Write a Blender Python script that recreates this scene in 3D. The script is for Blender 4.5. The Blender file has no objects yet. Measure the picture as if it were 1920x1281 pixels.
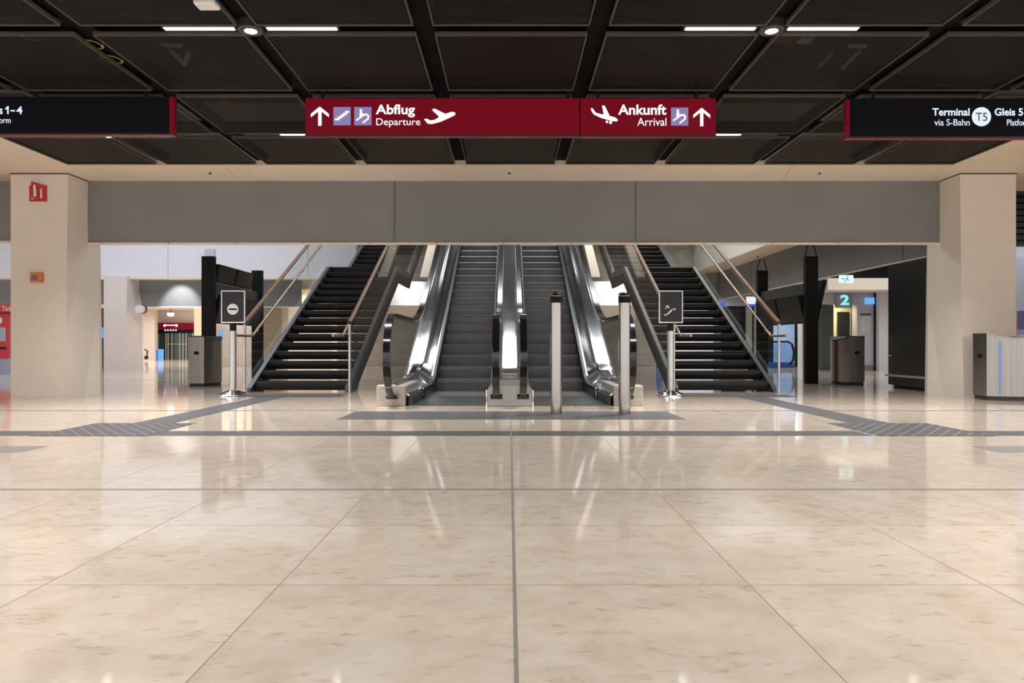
import bpy, bmesh, math, random
from mathutils import Vector, Matrix
random.seed(7)
sc = bpy.context.scene
col = sc.collection
PI = math.pi

# ------------------------------------------------------------------ camera, world, exposure
F, CX, CY, H = 1300.0, 955.0, 645.0, 0.8          # focal length in pixels, vanishing point, eye height (m)
cam = bpy.data.cameras.new('camera')
cam.sensor_width = 36.0
cam.lens = F / 1920 * 36.0
cam.shift_x = (960 - CX) / 1920
cam.shift_y = (CY - 640.5) / 1920
cam.clip_start = 0.05
co = bpy.data.objects.new('camera', cam)
co.location = (0, 0, H)
co.rotation_euler = (PI / 2, 0, 0)
col.objects.link(co)
sc.camera = co
world = bpy.data.worlds.new('world')
sc.world = world
world.use_nodes = True
wb = world.node_tree.nodes['Background']
wb.inputs[0].default_value = (1.0, 0.97, 0.94, 1)
wb.inputs[1].default_value = 1.75
sc.view_settings.view_transform = 'Standard'
sc.view_settings.look = 'None'
sc.view_settings.gamma = 1.0
sc.view_settings.use_curve_mapping = False
sc.view_settings.exposure = 0.0

def area(name, loc, sx, sy, power, color=(1, 1, 1), rot=(0, 0, 0), shape='RECTANGLE', spread=160):
    l = bpy.data.lights.new(name, 'AREA')
    l.shape = shape
    l.size = sx
    if shape in ('RECTANGLE', 'ELLIPSE'):
        l.size_y = sy
    l.energy = power
    l.color = color
    l.spread = math.radians(spread)
    o = bpy.data.objects.new(name, l)
    o.location = loc
    o.rotation_euler = rot
    col.objects.link(o)
    return o

CEIL = 3.36
PX, PY, XO = 1.42, 1.435, 0.015                    # pitch of the dark ceiling grid
ROWS_L = [8.54, 5.67, 2.80, -0.07, -2.94]          # channels that carry lamps
WARM = (1.0, 0.93, 0.85)
COOL = (0.93, 0.96, 1.0)
for yy in ROWS_L:                                  # ceiling downlights of the hall
    for k in (-3.5, -1.5, 1.5, 3.5):
        area('downlight_lamp', (XO + k * PX, yy, CEIL - 0.005), 0.13, 0.13, 34 if yy > 8 else 17, (1.0, 0.97, 0.94), shape='DISK', spread=115)
for yy in ROWS_L:
    for k in (-3.5, -1.5, 1.5, 3.5):
        for s in (-1, 1):
            area('strip_lamp', (XO + k * PX + s * 0.42, yy, CEIL + 0.012), 0.56, 0.03, 15 if yy > 8 or yy < 0 else 10, (1.0, 0.98, 0.95), spread=105)
# atrium and corridors (lamps high in the ceilings there, some of them added)
area('atrium_lamp_a', (-10.0, 16.0, 7.6), 6, 5, 430, (0.80, 0.86, 1.0))
area('deck_reflection_lamp', (0.0, 18.5, 8.85), 7, 0.9, 350, (0.97, 0.97, 1.0))  # added; its mirrored image whitens the steel divider between the escalators
area('atrium_lamp_c', (5.0, 19.0, 7.6), 3, 4, 160, (1.0, 0.95, 0.88))
area('corridor_lamp_a', (-14.0, 29.0, 2.44), 10, 10, 620, (1.0, 0.98, 0.96))
area('corridor_fill_e', (-8.6, 26.0, 2.44), 2, 5, 380, (1.0, 0.98, 0.96))  # unseen fill, added to brighten what shows between the left stair treads
area('corridor_lamp_b', (11.0, 23.5, 3.3), 4, 3, 90, (0.85, 0.9, 1.0))
area('corridor_lamp_c', (10.5, 17.0, 3.2), 4, 5, 130, (0.9, 0.93, 1.0))
area('corridor_lamp_d', (7.5, 28.5, 2.9), 4, 3, 160, (0.9, 0.95, 1.0))

# ------------------------------------------------------------------ helpers
def P(px, py, Y):
    return ((px - CX) * Y / F, Y, H + (CY - py) * Y / F)
def X(px, Y): return (px - CX) * Y / F
def Z(py, Y): return H + (CY - py) * Y / F

def tag(o, label=None, cat=None, group=None, kind=None):
    if label: o['label'] = label
    if cat: o['category'] = cat
    if group: o['group'] = group
    if kind: o['kind'] = kind
    return o

def thing(name, label, cat, loc=(0, 0, 0), group=None):
    o = bpy.data.objects.new(name, None)
    o.empty_display_size = 0.1
    o.location = loc
    col.objects.link(o)
    return tag(o, label, cat, group, 'thing')

def root_loc(o):
    v = Vector((0, 0, 0))
    while o is not None:
        v += Vector(o.location)
        o = o.parent
    return v

class MB:
    """collects geometry in world coordinates, builds one mesh object"""
    def __init__(s, mirror=None):
        s.v, s.f, s.m = [], [], mirror
    def add(s, vs, fs):
        n = len(s.v)
        if s.m is not None:
            vs = [(2 * s.m - a, b, c) for a, b, c in vs]
        s.v += [tuple(q) for q in vs]
        s.f += [tuple(n + i for i in f) for f in fs]
        return s
    def box(s, x0, x1, y0, y1, z0, z1):
        vs = [(x, y, z) for z in (z0, z1) for y in (y0, y1) for x in (x0, x1)]
        return s.add(vs, [(0, 2, 3, 1), (4, 5, 7, 6), (0, 1, 5, 4), (2, 6, 7, 3), (0, 4, 6, 2), (1, 3, 7, 5)])
    def prism(s, poly, axis, a, b):
        """poly in the two other axes (in xyz order), extruded along axis from a to b"""
        def mk(p, t):
            if axis == 'x': return (t, p[0], p[1])
            if axis == 'y': return (p[0], t, p[1])
            return (p[0], p[1], t)
        n = len(poly)
        vs = [mk(p, a) for p in poly] + [mk(p, b) for p in poly]
        fs = [tuple(range(n)), tuple(range(2 * n - 1, n - 1, -1))]
        fs += [(i, (i + 1) % n, n + (i + 1) % n, n + i) for i in range(n)]
        return s.add(vs, fs)
    def lathe(s, prof, cx, cy, seg=32, a0=0):
        n = len(prof)
        vs = []
        for i in range(seg):
            a = a0 + 2 * PI * i / seg
            vs += [(cx + r * math.cos(a), cy + r * math.sin(a), z) for r, z in prof]
        fs = []
        for i in range(seg):
            j = (i + 1) % seg
            fs += [(i * n + k, j * n + k, j * n + k + 1, i * n + k + 1) for k in range(n - 1)]
        fs.append(tuple(i * n for i in range(seg))[::-1])
        fs.append(tuple(i * n + n - 1 for i in range(seg)))
        return s.add(vs, fs)
    def disc_y(s, cx, cz, r, y0, y1, seg=28):
        return s.prism([(cx + r * math.cos(2 * PI * i / seg), cz + r * math.sin(2 * PI * i / seg)) for i in range(seg)], 'y', y0, y1)
    def tube(s, path, r, seg=10, r2=None):
        return s.sweep(path, [(r * math.cos(2 * PI * i / seg), (r2 or r) * math.sin(2 * PI * i / seg)) for i in range(seg)])
    def sweep(s, path, prof, up=(0, 0, 1)):
        path = [Vector(p) for p in path]
        n, m = len(path), len(prof)
        vs = []
        side0 = None
        for i, p in enumerate(path):
            t = (path[min(i + 1, n - 1)] - path[max(i - 1, 0)]).normalized()
            if side0 is None:
                u = Vector(up)
                if abs(t.dot(u)) > 0.95: u = Vector((0, 1, 0)) if abs(t.y) < 0.9 else Vector((1, 0, 0))
                side = t.cross(u).normalized()
            else:
                side = (side0 - t * side0.dot(t)).normalized()
            side0 = side
            nrm = side.cross(t).normalized()
            vs += [tuple(p + side * a + nrm * b) for a, b in prof]
        fs = []
        for i in range(n - 1):
            for k in range(m):
                k2 = (k + 1) % m
                fs.append((i * m + k, i * m + k2, (i + 1) * m + k2, (i + 1) * m + k))
        fs.append(tuple(range(m))[::-1])
        fs.append(tuple((n - 1) * m + k for k in range(m)))
        return s.add(vs, fs)
    def sheet(s, pts, d=(0, 0.004, 0)):
        n = len(pts)
        vs = [tuple(p) for p in pts] + [tuple(Vector(p) + Vector(d)) for p in pts]
        fs = [tuple(range(n)), tuple(range(2 * n - 1, n - 1, -1))]
        fs += [(i, (i + 1) % n, n + (i + 1) % n, n + i) for i in range(n)]
        return s.add(vs, fs)
    def build(s, name, m, parent=None, bevel=0, smooth=False, seg=2, label=None):
        me = bpy.data.meshes.new(name)
        off = root_loc(parent) if parent else Vector((0, 0, 0))
        me.from_pydata([tuple(Vector(q) - off) for q in s.v], [], s.f)
        bm = bmesh.new()
        bm.from_mesh(me)
        bmesh.ops.recalc_face_normals(bm, faces=bm.faces)
        bm.to_mesh(me)
        bm.free()
        me.materials.append(m)
        o = bpy.data.objects.new(name, me)
        col.objects.link(o)
        if parent: o.parent = parent
        if bevel:
            b = o.modifiers.new('edge', 'BEVEL')
            b.width = bevel
            b.segments = seg
            b.limit_method = 'ANGLE'
            b.angle_limit = math.radians(40)
        if smooth:
            for p in me.polygons: p.use_smooth = True
            e = me.attributes.get('sharp_edge') or me.attributes.new('sharp_edge', 'BOOLEAN', 'EDGE')
            bm = bmesh.new(); bm.from_mesh(me)
            sharp = [len(ed.link_faces) < 2 or ed.calc_face_angle(0) > math.radians(40) for ed in bm.edges]
            bm.free()
            for i, q in enumerate(sharp): me.attributes['sharp_edge'].data[i].value = q
        if label: o['label'] = label
        return o

def struct(name, mb, m, bevel=0, smooth=False):
    return tag(mb.build(name, m, None, bevel, smooth), kind='structure')

def copy_tree(o, parent=None):
    c = o.copy()
    col.objects.link(c)
    c.parent = parent
    for ch in [q for q in bpy.data.objects if q.parent == o and q.users_collection]:
        copy_tree(ch, c)
    return c

# ------------------------------------------------------------------ materials
def new_mat(name):
    m = bpy.data.materials.new(name)
    m.use_nodes = True
    nt = m.node_tree
    return m, nt, nt.nodes['Principled BSDF']

def mat(name, c, rough=0.5, metal=0.0, var=0.06, scale=6.0, stretch=(1, 1, 1), spec=0.5, bump=0.0, bscale=80, rvar=0.0):
    m, nt, b = new_mat(name)
    N, L = nt.nodes, nt.links
    tc = N.new('ShaderNodeTexCoord')
    mp = N.new('ShaderNodeMapping')
    mp.inputs['Scale'].default_value = stretch
    L.new(tc.outputs['Object'], mp.inputs['Vector'])
    nz = N.new('ShaderNodeTexNoise')
    nz.inputs['Scale'].default_value = scale
    nz.inputs['Detail'].default_value = 5
    L.new(mp.outputs[0], nz.inputs['Vector'])
    rp = N.new('ShaderNodeValToRGB')
    rp.color_ramp.elements[0].position = 0.3
    rp.color_ramp.elements[1].position = 0.7
    rp.color_ramp.elements[0].color = (*[max(0, q * (1 - var)) for q in c], 1)
    rp.color_ramp.elements[1].color = (*[min(1, q * (1 + var)) for q in c], 1)
    L.new(nz.outputs['Fac'], rp.inputs[0])
    L.new(rp.outputs[0], b.inputs['Base Color'])
    b.inputs['Roughness'].default_value = rough
    b.inputs['Metallic'].default_value = metal
    b.inputs['Specular IOR Level'].default_value = spec
    if rvar:
        mr = N.new('ShaderNodeMapRange')
        mr.inputs[3].default_value = rough - rvar
        mr.inputs[4].default_value = rough + rvar
        L.new(nz.outputs['Fac'], mr.inputs[0])
        L.new(mr.outputs[0], b.inputs['Roughness'])
    if bump:
        n2 = N.new('ShaderNodeTexNoise')
        n2.inputs['Scale'].default_value = bscale
        L.new(mp.outputs[0], n2.inputs['Vector'])
        bp = N.new('ShaderNodeBump')
        bp.inputs['Strength'].default_value = bump
        bp.inputs['Distance'].default_value = 0.01
        L.new(n2.outputs['Fac'], bp.inputs['Height'])
        L.new(bp.outputs[0], b.inputs['Normal'])
    return m

def glow(name, c, strength=1.0, base=(0.02, 0.02, 0.02), rough=0.35):
    m, nt, b = new_mat(name)
    b.inputs['Base Color'].default_value = (*base, 1)
    b.inputs['Roughness'].default_value = rough
    b.inputs['Emission Color'].default_value = (*c, 1)
    b.inputs['Emission Strength'].default_value = strength
    b.inputs['Specular IOR Level'].default_value = 0.15
    return m

def math_node(nt, op, a, b=None):
    n = nt.nodes.new('ShaderNodeMath')
    n.operation = op
    for i, q in enumerate((a, b)):
        if q is None: continue
        if isinstance(q, (int, float)): n.inputs[i].default_value = q
        else: nt.links.new(q, n.inputs[i])
    return n.outputs[0]

def glass_mat(name, tint=(0.90, 0.95, 0.93), ior=1.5):
    m, nt, b = new_mat(name)
    N, L = nt.nodes, nt.links
    N.remove(b)
    tr = N.new('ShaderNodeBsdfTransparent')
    tr.inputs[0].default_value = (*tint, 1)
    gl = N.new('ShaderNodeBsdfGlossy')
    gl.inputs['Roughness'].default_value = 0.01
    ge = N.new('ShaderNodeNewGeometry')
    dt = N.new('ShaderNodeVectorMath'); dt.operation = 'DOT_PRODUCT'
    L.new(ge.outputs['Incoming'], dt.inputs[0]); L.new(ge.outputs['Normal'], dt.inputs[1])
    fs = math_node(nt, 'POWER', math_node(nt, 'SUBTRACT', 1.0, math_node(nt, 'ABSOLUTE', dt.outputs['Value'])), 5.0)
    fs = math_node(nt, 'ADD', math_node(nt, 'MULTIPLY', fs, 0.75), 0.05)
    mx = N.new('ShaderNodeMixShader')
    L.new(fs, mx.inputs[0])
    L.new(tr.outputs[0], mx.inputs[1])
    L.new(gl.outputs[0], mx.inputs[2])
    L.new(mx.outputs[0], N['Material Output'].inputs[0])
    return m

def stone_floor():
    m, nt, b = new_mat('polished_limestone')
    N, L = nt.nodes, nt.links
    tc = N.new('ShaderNodeTexCoord')
    sp = N.new('ShaderNodeSeparateXYZ')
    L.new(tc.outputs['Object'], sp.inputs[0])
    u = math_node(nt, 'DIVIDE', math_node(nt, 'SUBTRACT', sp.outputs[0], 0.017), 0.78)
    v = math_node(nt, 'DIVIDE', math_node(nt, 'SUBTRACT', sp.outputs[1], 3.81), 0.755)
    du = math_node(nt, 'MULTIPLY', math_node(nt, 'ABSOLUTE', math_node(nt, 'SUBTRACT', math_node(nt, 'FRACT', math_node(nt, 'ADD', u, 0.5)), 0.5)), 0.78)
    dv = math_node(nt, 'MULTIPLY', math_node(nt, 'ABSOLUTE', math_node(nt, 'SUBTRACT', math_node(nt, 'FRACT', math_node(nt, 'ADD', v, 0.5)), 0.5)), 0.755)
    d = math_node(nt, 'MINIMUM', du, dv)
    line = math_node(nt, 'LESS_THAN', d, 0.0030)
    cell = N.new('ShaderNodeCombineXYZ')
    L.new(math_node(nt, 'FLOOR', u), cell.inputs[0])
    L.new(math_node(nt, 'FLOOR', v), cell.inputs[1])
    wn = N.new('ShaderNodeTexWhiteNoise')
    wn.noise_dimensions = '3D'
    L.new(cell.outputs[0], wn.inputs['Vector'])
    ad = N.new('ShaderNodeVectorMath')
    ad.operation = 'MULTIPLY_ADD'
    L.new(wn.outputs['Color'], ad.inputs[0])
    ad.inputs[1].default_value = (9, 9, 9)
    L.new(tc.outputs['Object'], ad.inputs[2])
    n1 = N.new('ShaderNodeTexNoise')
    n1.inputs['Scale'].default_value = 6.5
    n1.inputs['Detail'].default_value = 9
    n1.inputs['Roughness'].default_value = 0.62
    n1.inputs['Distortion'].default_value = 0.5
    L.new(ad.outputs[0], n1.inputs['Vector'])
    rp = N.new('ShaderNodeValToRGB')
    e = rp.color_ramp.elements
    e[0].position = 0.26; e[0].color = (0.585, 0.475, 0.375, 1)
    e[1].position = 0.68; e[1].color = (0.72, 0.63, 0.545, 1)
    q = e.new(0.47); q.color = (0.67, 0.57, 0.475, 1)
    L.new(n1.outputs['Fac'], rp.inputs[0])
    n2 = N.new('ShaderNodeTexNoise')                # darker veins and pits
    n2.inputs['Scale'].default_value = 13
    n2.inputs['Detail'].default_value = 8
    n2.inputs['Roughness'].default_value = 0.7
    mpv = N.new('ShaderNodeMapping')
    mpv.inputs['Scale'].default_value = (0.8, 2.0, 1)
    L.new(ad.outputs[0], mpv.inputs[0])
    L.new(mpv.outputs[0], n2.inputs['Vector'])
    r2 = N.new('ShaderNodeValToRGB')
    r2.color_ramp.elements[0].position = 0.33; r2.color_ramp.elements[0].color = (1, 1, 1, 1)
    r2.color_ramp.elements[1].position = 0.45; r2.color_ramp.elements[1].color = (0, 0, 0, 1)
    L.new(n2.outputs['Fac'], r2.inputs[0])
    mv = N.new('ShaderNodeMix'); mv.data_type = 'RGBA'
    L.new(math_node(nt, 'MULTIPLY', r2.outputs[0], 0.75), mv.inputs[0])
    L.new(rp.outputs[0], mv.inputs[6])
    mv.inputs[7].default_value = (0.46, 0.35, 0.25, 1)
    hv = N.new('ShaderNodeHueSaturation')
    L.new(math_node(nt, 'ADD', math_node(nt, 'MULTIPLY', wn.outputs['Value'], 0.10), 0.95), hv.inputs['Value'])
    L.new(mv.outputs[2], hv.inputs['Color'])
    ml = N.new('ShaderNodeMix'); ml.data_type = 'RGBA'
    L.new(math_node(nt, 'MULTIPLY', line, 0.7), ml.inputs[0])
    L.new(hv.outputs[0], ml.inputs[6])
    ml.inputs[7].default_value = (0.30, 0.21, 0.14, 1)
    L.new(ml.outputs[2], b.inputs['Base Color'])
    mr = N.new('ShaderNodeMapRange')
    mr.inputs[3].default_value = 0.045
    mr.inputs[4].default_value = 0.085
    L.new(n1.outputs['Fac'], mr.inputs[0])
    L.new(math_node(nt, 'ADD', mr.outputs[0], math_node(nt, 'MULTIPLY', line, 0.4)), b.inputs['Roughness'])
    b.inputs['Specular IOR Level'].default_value = 0.36
    return m

def lined(name, c, c2, pitch, width, axis='x', rough=0.4, metal=0.0, axis2=None, pitch2=1.0, width2=0.01, offset=0.0, skew=0.0, var=0.12, scale=5):
    """stone, metal or fabric with a regular set of joints or grooves"""
    m = mat(name, c, rough, metal, var, scale)
    nt = m.node_tree
    N, L = nt.nodes, nt.links
    b = N['Principled BSDF']
    src = b.inputs['Base Color'].links[0].from_socket
    tc = N.new('ShaderNodeTexCoord')
    sp = N.new('ShaderNodeSeparateXYZ')
    L.new(tc.outputs['Object'], sp.inputs[0])
    ix = {'x': 0, 'y': 1, 'z': 2}
    def ln(ax, p, w):
        a = sp.outputs[ix[ax]]
        if skew: a = math_node(nt, 'ADD', a, math_node(nt, 'MULTIPLY', sp.outputs[1], skew))
        u = math_node(nt, 'FRACT', math_node(nt, 'DIVIDE', math_node(nt, 'ADD', a, 100 * p + offset), p))
        return math_node(nt, 'LESS_THAN', u, w / p)
    fac = ln(axis, pitch, width)
    if axis2: fac = math_node(nt, 'MAXIMUM', fac, ln(axis2, pitch2, width2))
    mx = N.new('ShaderNodeMix'); mx.data_type = 'RGBA'
    L.new(fac, mx.inputs[0])
    L.new(src, mx.inputs[6])
    mx.inputs[7].default_value = (*c2, 1)
    L.new(mx.outputs[2], b.inputs['Base Color'])
    bp = N.new('ShaderNodeBump')
    bp.inputs['Strength'].default_value = 0.5
    bp.inputs['Distance'].default_value = 0.004
    bp.invert = True
    L.new(fac, bp.inputs['Height'])
    L.new(bp.outputs[0], b.inputs['Normal'])
    return m

M_floor = stone_floor()
M_inlay = mat('dark_granite', (0.105, 0.102, 0.11), 0.38, 0, 0.3, 45)
M_inlay2 = mat('grey_granite', (0.30, 0.28, 0.27), 0.3, 0, 0.2, 45)
M_tact = lined('ribbed_granite', (0.09, 0.088, 0.094), (0.26, 0.25, 0.25), 0.12, 0.013, 'x', 0.4, var=0.3, scale=45, skew=0.82)
M_tactr = lined('ribbed_granite_right', (0.09, 0.088, 0.094), (0.26, 0.25, 0.25), 0.12, 0.013, 'x', 0.4, var=0.3, scale=45, skew=-0.82)
M_tact2 = lined('ribbed_granite_field', (0.105, 0.10, 0.107), (0.17, 0.165, 0.17), 0.09, 0.012, 'y', 0.4, axis2='x', pitch2=0.6, width2=0.01, var=0.35, scale=30)
M_brass = mat('floor_joint_strip', (0.38, 0.36, 0.34), 0.35, 0.3)
M_cream = mat('cream_paint', (0.86, 0.73, 0.59), 0.6, 0, 0.02, 2)
M_colm = lined('cream_column', (0.78, 0.71, 0.64), (0.73, 0.66, 0.60), 0.10, 0.003, 'z', 0.45, var=0.02, scale=3)
M_white = mat('white_paint', (0.82, 0.81, 0.80), 0.6, 0, 0.02, 3)
M_fascia = lined('white_fascia', (0.80, 0.80, 0.83), (0.45, 0.45, 0.5), 4.2, 0.02, 'x', 0.5, var=0.02, offset=1.85)
M_stone = lined('grey_stone_cladding', (0.50, 0.475, 0.43), (0.27, 0.255, 0.23), 0.42, 0.012, 'z', 0.4, axis2='x', pitch2=1.1, width2=0.012, var=0.14, scale=3)
M_curtain = mat('grey_smoke_curtain', (0.245, 0.248, 0.255), 0.6, 0, 0.05, 1.2, spec=0.3, bump=0.05, bscale=260)
M_black = mat('black_powder_coat', (0.008, 0.008, 0.009), 0.5, 0.0, 0.2, spec=0.2)
M_blackgl = mat('black_gloss', (0.008, 0.008, 0.01), 0.12, 0.0, 0.2)
M_dark = mat('dark_grey_metal', (0.05, 0.052, 0.05), 0.45, 0.2, 0.1)
M_grid = mat('matt_black_channel', (0.004, 0.004, 0.0045), 0.7, 0.0, 0.2, spec=0.08)
M_void = mat('black_ceiling_void', (0.012, 0.011, 0.010), 0.9, spec=0.1)
M_frame = mat('panel_edge_metal', (0.10, 0.09, 0.08), 0.5, 0.0, spec=0.3)
M_steel = mat('brushed_stainless', (0.36, 0.34, 0.32), 0.16, 1.0, 0.03, 8, (30, 30, 0.4), rvar=0.02)
M_steelh = mat('polished_stainless', (0.70, 0.70, 0.71), 0.09, 1.0, 0.06, 3, rvar=0.03)
M_bin = mat('bin_stainless', (0.38, 0.36, 0.34), 0.30, 1.0, 0.12, 5, (5, 5, 0.1), rvar=0.03)
M_chrome = mat('chrome', (0.75, 0.75, 0.76), 0.1, 1.0)
M_pole = mat('satin_aluminium', (0.60, 0.61, 0.61), 0.35, 0.85)
M_rubber = mat('black_rubber_handrail', (0.010, 0.010, 0.011), 0.12, 0.0, 0.1, spec=0.6)
M_step = lined('grooved_step', (0.30, 0.30, 0.305), (0.13, 0.13, 0.13), 0.018, 0.006, 'x', 0.4, 0.3)
M_plate = lined('ribbed_floor_plate', (0.13, 0.13, 0.13), (0.05, 0.05, 0.05), 0.03, 0.012, 'y', 0.35, 0.7)
M_skirt = mat('dark_skirt', (0.03, 0.03, 0.032), 0.3, 0.3)
M_tread = mat('black_stair_tread', (0.014, 0.0135, 0.0135), 0.4, 0.0, 0.2, spec=0.35)
M_string = mat('anthracite_stringer', (0.070, 0.072, 0.076), 0.42, 0.3, 0.05)
M_wood = mat('oiled_wood_rail', (0.36, 0.19, 0.09), 0.4, 0, 0.25, 12, (1, 0.3, 1), spec=0.3)
M_railst = mat('champagne_rail', (0.42, 0.28, 0.18), 0.3, 0.6)
M_glass = glass_mat('clear_glass')
M_blueg = glass_mat('blue_glass', (0.75, 0.88, 1.0))
M_red = mat('red_metal', (0.30, 0.012, 0.025), 0.4)
M_redsign = glow('backlit_red', (0.105, 0.002, 0.008), 1.0, (0.10, 0.003, 0.009), 0.3)
M_redrim = mat('red_sign_rim', (0.20, 0.008, 0.02), 0.4)
M_blksign = glow('backlit_black', (0.0012, 0.0012, 0.002), 1.0, (0.004, 0.004, 0.006), 0.4)
M_glyph = glow('backlit_white', (0.95, 0.95, 1.0), 1.1)
M_glyphb = glow('backlit_white_cool', (0.78, 0.88, 1.0), 1.0)
M_purple = glow('backlit_purple', (0.26, 0.20, 0.42), 1.0)
M_greyt = mat('grey_sign_text', (0.12, 0.12, 0.13), 0.6)
M_lamp = glow('lamp_diffuser', (1.0, 0.99, 0.97), 2.5)
M_lampc = glow('downlight_lens', (0.95, 0.97, 1.0), 25.0)
M_whitep = mat('white_print', (0.80, 0.79, 0.77), 0.5)
M_orange = mat('orange_plastic', (0.72, 0.20, 0.02), 0.4)
M_redpl = mat('red_plastic', (0.55, 0.02, 0.03), 0.4)
M_screen = mat('switched_off_screen', (0.006, 0.006, 0.007), 0.12)
M_blue = glow('lit_blue', (0.02, 0.12, 0.75), 1.0)
M_bluel = glow('lit_light_blue', (0.18, 0.48, 0.95), 0.9)
M_cyan = glow('lit_cyan', (0.35, 0.85, 0.95), 1.0)
M_exit = glow('lit_exit_white', (0.65, 1.0, 0.85), 1.2)
M_green = glow('lit_green', (0.03, 0.35, 0.16), 1.0)
M_yellow = mat('yellow_cable', (0.65, 0.52, 0.08), 0.5)
M_bracket = mat('galvanised_bracket', (0.8, 0.78, 0.75), 0.5, 0.0)
M_teal = mat('dark_green_wall', (0.06, 0.07, 0.055), 0.5)
M_lav = mat('lavender_wall', (0.56, 0.55, 0.62), 0.5, 0, 0.04, 2)
M_blk2 = mat('black_laminate', (0.012, 0.012, 0.013), 0.35)

def mesh_mat():
    """fine expanded-metal infill: dark strands with tiny see-through openings"""
    m = mat('expanded_metal', (0.019, 0.017, 0.015), 0.6, 0.0, 0.45, 3, (0.6, 5, 1), spec=0.12)
    nt = m.node_tree
    b = nt.nodes['Principled BSDF']
    tr = nt.nodes.new('ShaderNodeBsdfTransparent')
    mx = nt.nodes.new('ShaderNodeMixShader')
    mx.inputs[0].default_value = 0.45
    nt.links.new(b.outputs[0], mx.inputs[1])
    nt.links.new(tr.outputs[0], mx.inputs[2])
    nt.links.new(mx.outputs[0], nt.nodes['Material Output'].inputs[0])
    return m
M_mesh = mesh_mat()

# ------------------------------------------------------------------ the setting
struct('floor', MB().box(-34, 24, -9, 46, -0.2, 0.0), M_floor)

def inlay(name, poly, m, top=0.0015):
    return struct(name, MB().prism(poly, 'z', -0.02, top), m)
def rect(x0, x1, y0, y1): return [(x0, y0), (x1, y0), (x1, y1), (x0, y1)]
inlay('trim_1', rect(0.012, 0.022, -2, 8.3), M_brass, 0.0022)            # centre joint
inlay('trim_2', rect(-16, 16, 3.79, 3.825), M_inlay2, 0.001)
inlay('trim_3', rect(-3.15, 3.17, 6.03, 6.36), M_inlay, 0.001)
inlay('trim_4', rect(-16, -4.15, 6.03, 6.36), M_inlay, 0.001)
inlay('trim_5', rect(4.2, 16, 6.03, 6.36), M_inlay, 0.001)
inlay('trim_6', rect(-16, -1.82, 8.28, 8.34), M_inlay, 0.001)
inlay('trim_7', rect(1.86, 16, 8.28, 8.34), M_inlay, 0.001)
inlay('trim_8', rect(-30, 24, 15.2, 15.27), M_inlay2, 0.001)
inlay('tactile_paving_front', rect(-1.82, 1.86, 7.33, 8.20), M_tact2, 0.003)
inlay('tactile_paving_left', rect(-4.15, -3.15, 6.0, 6.98), M_tact, 0.003)
inlay('tactile_paving_right', rect(3.20, 4.20, 6.0, 6.98), M_tactr, 0.003)
inlay('trim_9', rect(-3.78, -3.38, 6.985, 10.42), M_inlay, 0.002)
inlay('trim_10', rect(3.43, 3.83, 6.985, 10.42), M_inlay, 0.002)
inlay('trim_11', rect(-4.30, -2.55, 10.43, 10.86), M_inlay, 0.002)
inlay('trim_12', rect(2.60, 4.35, 10.43, 10.86), M_inlay, 0.002)
inlay('trim_13', rect(-4.02, -3.60, 5.11, 5.42), M_inlay2, 0.002)
inlay('trim_14', rect(3.60, 4.02, 5.11, 5.42), M_inlay2, 0.002)

# cream ceiling of the hall with the dark field let into it
DX, DY1, DY0 = 4.5 * PX - 0.06, 9.93, -6.5
cb = MB()
cb.box(-22, 20, DY1, 11.6, CEIL, CEIL + 1.05)
cb.box(-22, XO - DX, -9, DY1, CEIL, CEIL + 1.05)
cb.box(XO + DX, 20, -9, DY1, CEIL, CEIL + 1.05)
struct('ceiling', cb, M_cream)
struct('ceiling_void', MB().box(XO - DX, XO + DX, DY0, DY1, 4.25, 4.4), M_void)
tb = MB()
for px0, px1 in ((418, 448), (1486, 1466)):       # board joints of the soffit
    tb.sheet([(X(px0, 9.95), 9.95, CEIL - 0.001), (X(px0, 9.95) + 0.008, 9.95, CEIL - 0.001), (X(px1, 10.85) + 0.008, 10.85, CEIL - 0.001), (X(px1, 10.85), 10.85, CEIL - 0.001)], (0, 0, 0.002))
struct('trim_15', tb, mat('soffit_joint', (0.45, 0.33, 0.23), 0.7))
# recessed black channels between the panels
gb = MB()
for k in range(10):
    x = XO + (k - 4.5) * PX
    if 0 < k < 9: gb.box(x - 0.082, x + 0.082, DY0, DY1, CEIL + 0.07, CEIL + 0.16)
for j in range(11):
    y = 9.975 - PY * (j + 1)
    gb.box(XO - DX, XO + DX, y - 0.082, y + 0.082, CEIL + 0.071, CEIL + 0.161)
struct('ceiling_grid', gb, M_grid)
# rear part of the dark field, behind the photographer
struct('ceiling_rear', MB().box(XO - DX, XO + DX, DY0, 4.16, CEIL + 0.02, CEIL + 0.06), M_void)

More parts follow.
